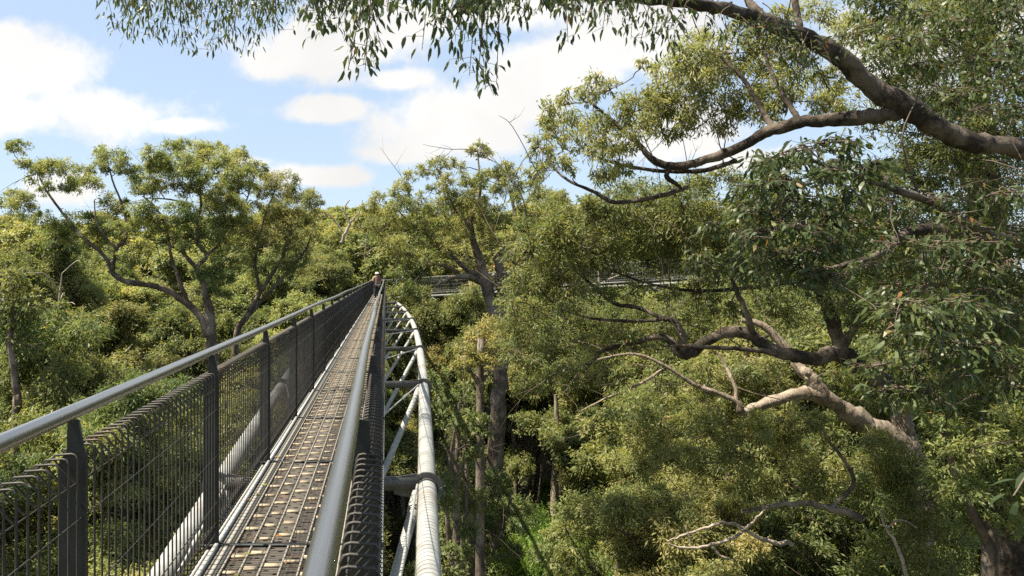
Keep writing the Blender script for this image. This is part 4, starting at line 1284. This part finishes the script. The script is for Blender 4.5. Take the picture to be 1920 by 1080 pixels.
def walkway():
    root = thing('treetop_walkway', 'narrow steel treetop walkway with mesh sides and pipe handrails leading into the forest', 'walkway', (0, 0, 0))
    Y0, Y1 = -2.0, 60.5
    xc = (XL + XR) / 2
    fl, fr, pl, pr = fence_panel_mesh(1), fence_panel_mesh(-1), post_mesh(1), post_mesh(-1)
    first = 0.52
    k = -1
    while first + k * PITCH < Y1 - 1:
        y = first + k * PITCH
        for me, nm, x in ((fl, 'mesh_panel', XL + .03), (fr, 'mesh_panel', XR + .01)):
            o = link(nm, me, root)
            o.location = (x, y + .01, 0)
        for me, x in ((pl, XL + .036), (pr, XR + .004)):
            o = link('post', me, root)
            o.location = (x, y, 0)
        k += 1
    # handrails in bent lengths
    for x, z in ((XL, -.467), (XR, -.470)):
        g = Geo()
        ys = np.linspace(Y0, Y1, 64)
        q = np.stack([x + .006 * np.sin(ys * .9) + (0 if x < -.5 else -.05 * np.clip((ys - 1) / 10, 0, 1)), ys, z + .006 * np.sin(ys * .63 + 1) - 0.0001 * ys], -1)
        tube(g, q, .0255, 16, cap=True)
        g.build('handrail', M_RAIL, root, smooth=True)
    # deck: grating bars, ribs, tan bars coloured as light patches, plate strip
    g = Geo()
    box(g, (xc, (Y0 + Y1) / 2, ZD - .032), (XR - XL - .14, Y1 - Y0, .012))
    yb = np.arange(Y0, 26, .026)
    for y in yb:
        box(g, ((XL + .14 + XR - .03) / 2, y, ZD - .008), (XR - XL - .17, .007, .018))
    for y in np.arange(26, Y1, .06):
        box(g, ((XL + .14 + XR - .03) / 2, y, ZD - .008), (XR - XL - .17, .016, .018))
    g.build('deck', M_GRATE, root)
    ribs = [XL + .055, XL + .145, XL + .25, XL + .36, XL + .47, XL + .575, XL + .68, XL + .79]
    g = Geo()
    for i, x in enumerate(ribs[1:]):
        box(g, (x, (Y0 + Y1) / 2, ZD + .004), (.010, Y1 - Y0, .018))
    g.build('deck_rib', M_RIB, root)
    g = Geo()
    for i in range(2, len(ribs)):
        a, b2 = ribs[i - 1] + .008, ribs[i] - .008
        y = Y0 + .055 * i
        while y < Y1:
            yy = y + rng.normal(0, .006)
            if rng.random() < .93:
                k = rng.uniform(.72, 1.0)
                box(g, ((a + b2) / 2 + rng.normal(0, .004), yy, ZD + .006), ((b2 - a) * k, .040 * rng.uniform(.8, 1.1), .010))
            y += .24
    g.build('deck_glint', M_GLINT, root)  # bars stand in for bright light on the grating's cross-rods
    g = Geo()                                     # perforated strip
    box(g, (XL + .102, (Y0 + Y1) / 2, ZD + .004), (.082, Y1 - Y0, .010))
    g.build('edge_plate', M_PERF, root)
    gk, gj = Geo(), Geo()
    box(gk, (0, PITCH / 2, ZD + .016), (.020, PITCH - .07, .036))
    mk = gk.mesh('kick_plate'); mk.materials.append(M_KICK)
    box(gj, (xc, 0, ZD + .008), (XR - XL - .06, .022, .020))
    mj = gj.mesh('joint_bar'); mj.materials.append(M_POST)
    for y in np.arange(first - PITCH, Y1 - 1, PITCH):
        for x in (XL + .042, XR - .01):
            link('kick_plate', mk, root).location = (x, y, 0)
        link('joint_bar', mj, root).location = (0, y, 0)
    for x in (XL + .01, XR + .065):
        g = Geo()
        box(g, (x, (Y0 + Y1) / 2, ZD - .075), (.012, Y1 - Y0, .11))
        box(g, (x + (.012 if x > xc else -.02), (Y0 + Y1) / 2, ZD - .013), (.024 if x > xc else .05, Y1 - Y0, .010))
        g.build('edge_beam', M_GALV if x > xc else M_DARKST, root)
    # outer chords, cross beams, rings, bracing
    zc = -1.95
    ys = np.linspace(-4, 60.5, 60)
    for s in (-1, 1):
        g = Geo()
        tube(g, np.stack([xc + s * chord_w(ys), ys, np.full_like(ys, zc)], -1), .088, 20, cap=True)
        for yy in np.arange(-2.3, 60, 6.1):           # weld seams
            for k in (0, 3.05):
                t = np.array([[xc + s * chord_w(yy + k + e), yy + k + e, zc] for e in (-.008, .008)])
                tube(g, t, .0905, 20)
        g.build('outer_chord', M_GALV, root, smooth=True)
    zb = lambda y: -3.5 - 0.5 * (1 - ((y - 30) / 33) ** 2)
    g = Geo()
    tube(g, np.stack([np.full_like(ys, xc), ys, zb(ys)], -1), .09, 16, cap=True)
    g.build('bottom_chord', M_GALV, root, smooth=True)
    nodes = [0.7 + 6.1 * i for i in range(10)]
    for y in nodes:
        w = chord_w(y)
        g = Geo()
        box(g, (xc, y, zc + .045), (2 * w - .16, .06, .115))
        g.build('cross_beam', M_DARKST, root)
        for s in (-1, 1):
            c = np.array([xc + s * w, y, zc])
            gr = Geo()
            tube(gr, np.array([c - [0, .014, 0], c + [0, .014, 0]]), .148, 24, cap=True)
            tube(gr, np.array([c - [0, .05, 0], c + [0, .05, 0]]), .097, 24)
            for a in (0, 2.1, 4.2):
                p = c + np.array([.126 * math.cos(a), 0, .126 * math.sin(a)])
                tube(gr, np.array([p - [0, .03, 0], p + [0, .03, 0]]), .013, 6, cap=True)
            prism(gr, [(c[0] - s * .30, zc - .05), (c[0] - s * .30, zc + .10), (c[0] - s * .10, zc + .135), (c[0] - s * .06, zc + .10), (c[0] - s * .08, zc - .10)], 'y', y - .01, y + .01)
            gr.build('clamp_flange', M_DARKST, root)
            for dy in (-3.3,):
                e = np.array([xc + s * .02, y + dy, zb(y + dy) + .02])
                st = c + np.array([-s * .10, np.sign(dy) * .12, -.06])
                gd = Geo()
                tube(gd, np.array([st, e]), .048, 10, cap=True)
                dv = norm(e - st)
                tube(gd, np.array([st - dv * .06, st + dv * .16]), .058, 8, cap=True)
                gd.build('diagonal_tube', M_GALV, root, smooth=False)
            for dy in (-3.6,):
                gd = Geo()
                e = np.array([xc + s * .56, y + dy, ZD - .10])
                st = c + np.array([-s * .09, np.sign(dy) * .06, .05])
                tube(gd, np.array([st, e]), .011, 6)
                tube(gd, np.array([st + (e - st) * .42, st + (e - st) * .50]), .02, 6, cap=True)
                gd.build('tie_rod', M_GALV, root)
    return root, fl, fr, pl, pr


def second_walkway(fl, fr, pl, pr):
    root = thing('far_walkway', 'second grey walkway span crossing behind the trees at the right', 'walkway', (0.6, 61.2, 0.0))
    root['group'] = 'treetop walkway spans'
    fl, fr = fence_panel_mesh(1, 13, M_GALVFAR), fence_panel_mesh(-1, 13, M_GALVFAR)
    a = math.atan2(-11.5, 13.6)                   # heads right and back towards the viewer
    slope = 0.060
    # local frame: +Y runs along the span
    root.rotation_euler = (math.atan(slope), 0, a - math.pi / 2)
    Ln = 30.0
    for i in range(int(Ln / PITCH)):
        for me, x in ((fl, -.47), (fr, .47)):
            o = link('mesh_panel', me, root); o.location = (x, i * PITCH, 0)
        for me, x in ((pl, -.464), (pr, .464)):
            o = link('post', me, root); o.location = (x, i * PITCH, 0)
    for x in (-.5, .5):
        g = Geo(); tube(g, np.array([[x, 0, -.467], [x, Ln, -.467]]), .0255, 10, cap=True)
        g.build('handrail', M_GALVFAR, root, smooth=True)
    g = Geo(); box(g, (0, Ln / 2, ZD - .03), (.9, Ln, .05)); g.build('deck', M_GRATE, root)
    for x in (-.5, .5):
        g = Geo(); box(g, (x, Ln / 2, ZD - .06), (.03, Ln, .13)); g.build('edge_beam', M_DARKST, root)
    ys = np.linspace(0, Ln, 30)
    w = .7 + .85 * (1 - ((ys - Ln / 2) / (Ln / 2)) ** 2)
    for s in (-1, 1):
        g = Geo(); tube(g, np.stack([s * w, ys, np.full_like(ys, -1.95)], -1), .088, 12, cap=True)
        g.build('outer_chord', M_GALVFAR, root, smooth=True)
    g = Geo(); tube(g, np.stack([0 * ys, ys, -3.0 - .6 * (w - .7)], -1), .085, 12, cap=True)
    g.build('bottom_chord', M_GALVFAR, root, smooth=True)
    for y in np.arange(3, Ln, 6.1):
        ww = .7 + .85 * (1 - ((y - Ln / 2) / (Ln / 2)) ** 2)
        g = Geo(); box(g, (0, y, -1.9), (2 * ww, .075, .14)); g.build('cross_beam', M_DARKST, root)
        for s in (-1, 1):
            for dy in (-3, 3):
                g = Geo(); tube(g, np.array([[s * ww, y, -2.0], [0, y + dy, -3.3]]), .045, 8); g.build('diagonal_tube', M_GALVFAR, root)
    # landing between the two spans, on its own tripod mast
    ld = thing('walkway_landing', 'small dark steel landing where the two walkway spans meet', 'platform', (-.2, 61.4, 0))
    g = Geo(); box(g, (0, 0, ZD - .08), (2.2, 1.7, .10)); g.build('deck', M_DARKST, ld)
    for sx, sy in ((1.05, -.8), (1.05, .8), (-1.05, .8), (-1.05, -.8)):
        g = Geo(); tube(g, np.array([[sx, sy, ZD - .05], [sx, sy, -.47]]), .03, 8, cap=True); g.build('post', M_GALV, ld)
    g = Geo(); tube(g, np.array([[-1.05, .8, -.47], [1.05, .8, -.47]]), .025, 8); g.build('handrail', M_RAIL, ld)
    gz = float(ground_z(-.2, 61.4))
    for ang in (0.5, 2.6, 4.7):
        g = Geo(); tube(g, np.array([[.3 * math.cos(ang), .3 * math.sin(ang), ZD - .1], [2.2 * math.cos(ang), 2.2 * math.sin(ang), gz - .3]]), .16, 10, cap=True)
        g.build('mast_leg', M_GALV, ld)


# ------------------------------------------------------------------ people
M_SKIN = plain_mat('skin', (0.42, 0.27, 0.20), 0.6, 30, .08)
M_JACKET = plain_mat('brown jacket', (0.17, 0.11, 0.085), 0.9, 40, .2)
M_TAN = plain_mat('tan jacket', (0.30, 0.22, 0.14), 0.9, 40, .2)
M_TROUSER = plain_mat('dark trousers', (0.035, 0.036, 0.042), 0.9, 40, .2)
M_HAT = plain_mat('pale hat', (0.72, 0.70, 0.66), 0.9, 40, .06)
M_HAIR = plain_mat('grey hair', (0.20, 0.18, 0.16), 0.8, 60, .2)


def skin_mesh(name, verts, edges, radii, mat, parent, root_i=0, sub=2):
    me = bpy.data.meshes.new(name)
    me.from_pydata([tuple(v) for v in verts], edges, [])
    o = link(name, me, parent)
    md = o.modifiers.new('skin', 'SKIN')
    md.use_smooth_shade = True
    if not me.skin_vertices:
        bpy.context.view_layer.objects.active = o
        bpy.context.view_layer.update()
    sv = me.skin_vertices[0].data if me.skin_vertices else None
    if sv is None:
        return o
    for i, r in enumerate(radii):
        sv[i].radius = (r, r) if not isinstance(r, tuple) else r
        sv[i].use_root = (i == root_i)
    sb = o.modifiers.new('sub', 'SUBSURF')
    sb.levels = sub
    sb.render_levels = sub
    me.materials.append(mat)
    return o


def person(loc, rz, label, top, trousers, hat, hair, handL, handR):
    root = thing('person', label, 'person', loc, 'people on the walkway')
    root.rotation_euler = (0, 0, rz)
    hl, hr = Vector(handL), Vector(handR)
    V = [(0, 0, .95), (0, .01, 1.12), (0, .02, 1.30), (0, .02, 1.43), (0, .0, 1.50), (0, -.02, 1.58), (0, -.025, 1.68),
         (-.20, .02, 1.40), (-.25, -.02, 1.14), tuple(hl + Vector((.02, .01, .06))), tuple(hl),
         (.20, .02, 1.40), (.25, -.02, 1.14), tuple(hr + Vector((-.02, .01, .06))), tuple(hr),
         (-.10, 0, .90), (-.105, -.03, .50), (-.11, .03, .10), (-.115, -.14, .045),
         (.10, 0, .90), (.105, .03, .50), (.11, .10, .10), (.115, -.06, .045), (-.10, .02, 1.42), (.10, .02, 1.42)]
    E = [(0, 1), (1, 2), (2, 3), (3, 4), (4, 5), (5, 6), (3, 23), (23, 7), (7, 8), (8, 9), (9, 10), (3, 24), (24, 11), (11, 12), (12, 13), (13, 14),
         (0, 15), (15, 16), (16, 17), (17, 18), (0, 19), (19, 20), (20, 21), (21, 22)]
    rad = [(.15, .11), (.14, .10), (.16, .11), (.13, .10), .055, .085, .075, .065, .045, .034, .038, .065, .045, .034, .038, .095, .062, .045, .04, .095, .062, .045, .04, .085, .085]
    skin_mesh('body', V, E, rad, M_SKIN, root)
    # clothes: slightly larger skins over the torso, arms and legs
    jv = [V[0], V[1], V[2], V[3], V[23], V[7], V[8], V[9], V[24], V[11], V[12], V[13]]
    je = [(0, 1), (1, 2), (2, 3), (3, 4), (4, 5), (5, 6), (6, 7), (3, 8), (8, 9), (9, 10), (10, 11)]
    skin_mesh('jacket', jv, je, [(.175, .135), (.165, .125), (.185, .135), (.14, .115), .10, .085, .064, .05, .10, .085, .064, .05], top, root)
    tv = [V[0], V[15], V[16], V[17], V[19], V[20], V[21]]
    skin_mesh('trousers', tv, [(0, 1), (1, 2), (2, 3), (0, 4), (4, 5), (5, 6)], [(.155, .125), .115, .08, .068, .115, .08, .068], trousers, root)
    g = Geo()
    for s, vv in ((-1, V[18]), (1, V[22])):
        box(g, (vv[0], vv[1] + .05, .04), (.09, .26, .075))
    g.build('shoes', M_TROUSER, root)
    # head cover and face
    g = Geo()
    a = np.linspace(0, math.pi / 2, 6)
    rings = [(.108 * math.cos(t), .10 * math.sin(t)) for t in a]
    q = np.array([[0, -.02, 1.665 + z] for _, z in rings])
    tube(g, q, np.array([max(r, .01) for r, _ in rings]), 14, cap=True)
    if hat is not None:
        tube(g, np.array([[0, -.02, 1.663], [0, -.02, 1.675]]), .165, 18, cap=True)
        g.build('hat', hat, root, smooth=False)
    else:
        g.build('hair', hair, root, smooth=True)
    g = Geo()
    box(g, (0, -.118, 1.60), (.028, .035, .045))
    box(g, (-.035, -.102, 1.635), (.026, .012, .014))
    box(g, (.035, -.102, 1.635), (.026, .012, .014))
    box(g, (0, -.105, 1.555), (.05, .012, .012))
    g.build('face', M_SKIN, root)


def people():
    person((-.56, 47.0, ZD + .02), 0.0, 'person in a pale hat and brown jacket with both hands on the handrails', M_JACKET, M_TROUSER, M_HAT, M_HAIR, (-.45, -.10, 1.19), (.41, -.10, 1.19))
    person((-.66, 50.4, ZD + .02), 0.15, 'bareheaded person in a tan jacket walking behind the one in the hat', M_TAN, M_TROUSER, None, M_HAIR, (-.36, -.16, 1.18), (.30, -.02, .86))


def fallen_leaves():
    g = Geo()
    n = 80
    y = rng.uniform(1.5, 40, n) ** 1.0
    c = np.stack([rng.uniform(XL + .06, XR - .06, n), y, np.full(n, ZD + .024)], -1)
    ax = rng.normal(0, 1, (n, 3)) * np.array([1, 1, .08])
    add_leaves(g, c, ax, .075 * rng.uniform(.6, 1.3, n), .011, rng.uniform(.7, 1.0, n), True)
    o = g.build('fallen_leaves', M_LEAF)
    tag(o, 'dry fallen gum leaves scattered on the walkway deck', kind='stuff')


import time
T0 = time.time()
for fn in (tree_left, tree_centre, tree_near, tree_crooked, tree_pale, lower_right, big_trunks, dead_wood, forest):
    fn()
    print(fn.__name__, round(time.time() - T0, 1), flush=True)
_, fl, fr, pl, pr = walkway()
second_walkway(fl, fr, pl, pr)
people()
fallen_leaves()
print('built', round(time.time() - T0, 1), sum(len(m.polygons) for m in bpy.data.meshes))
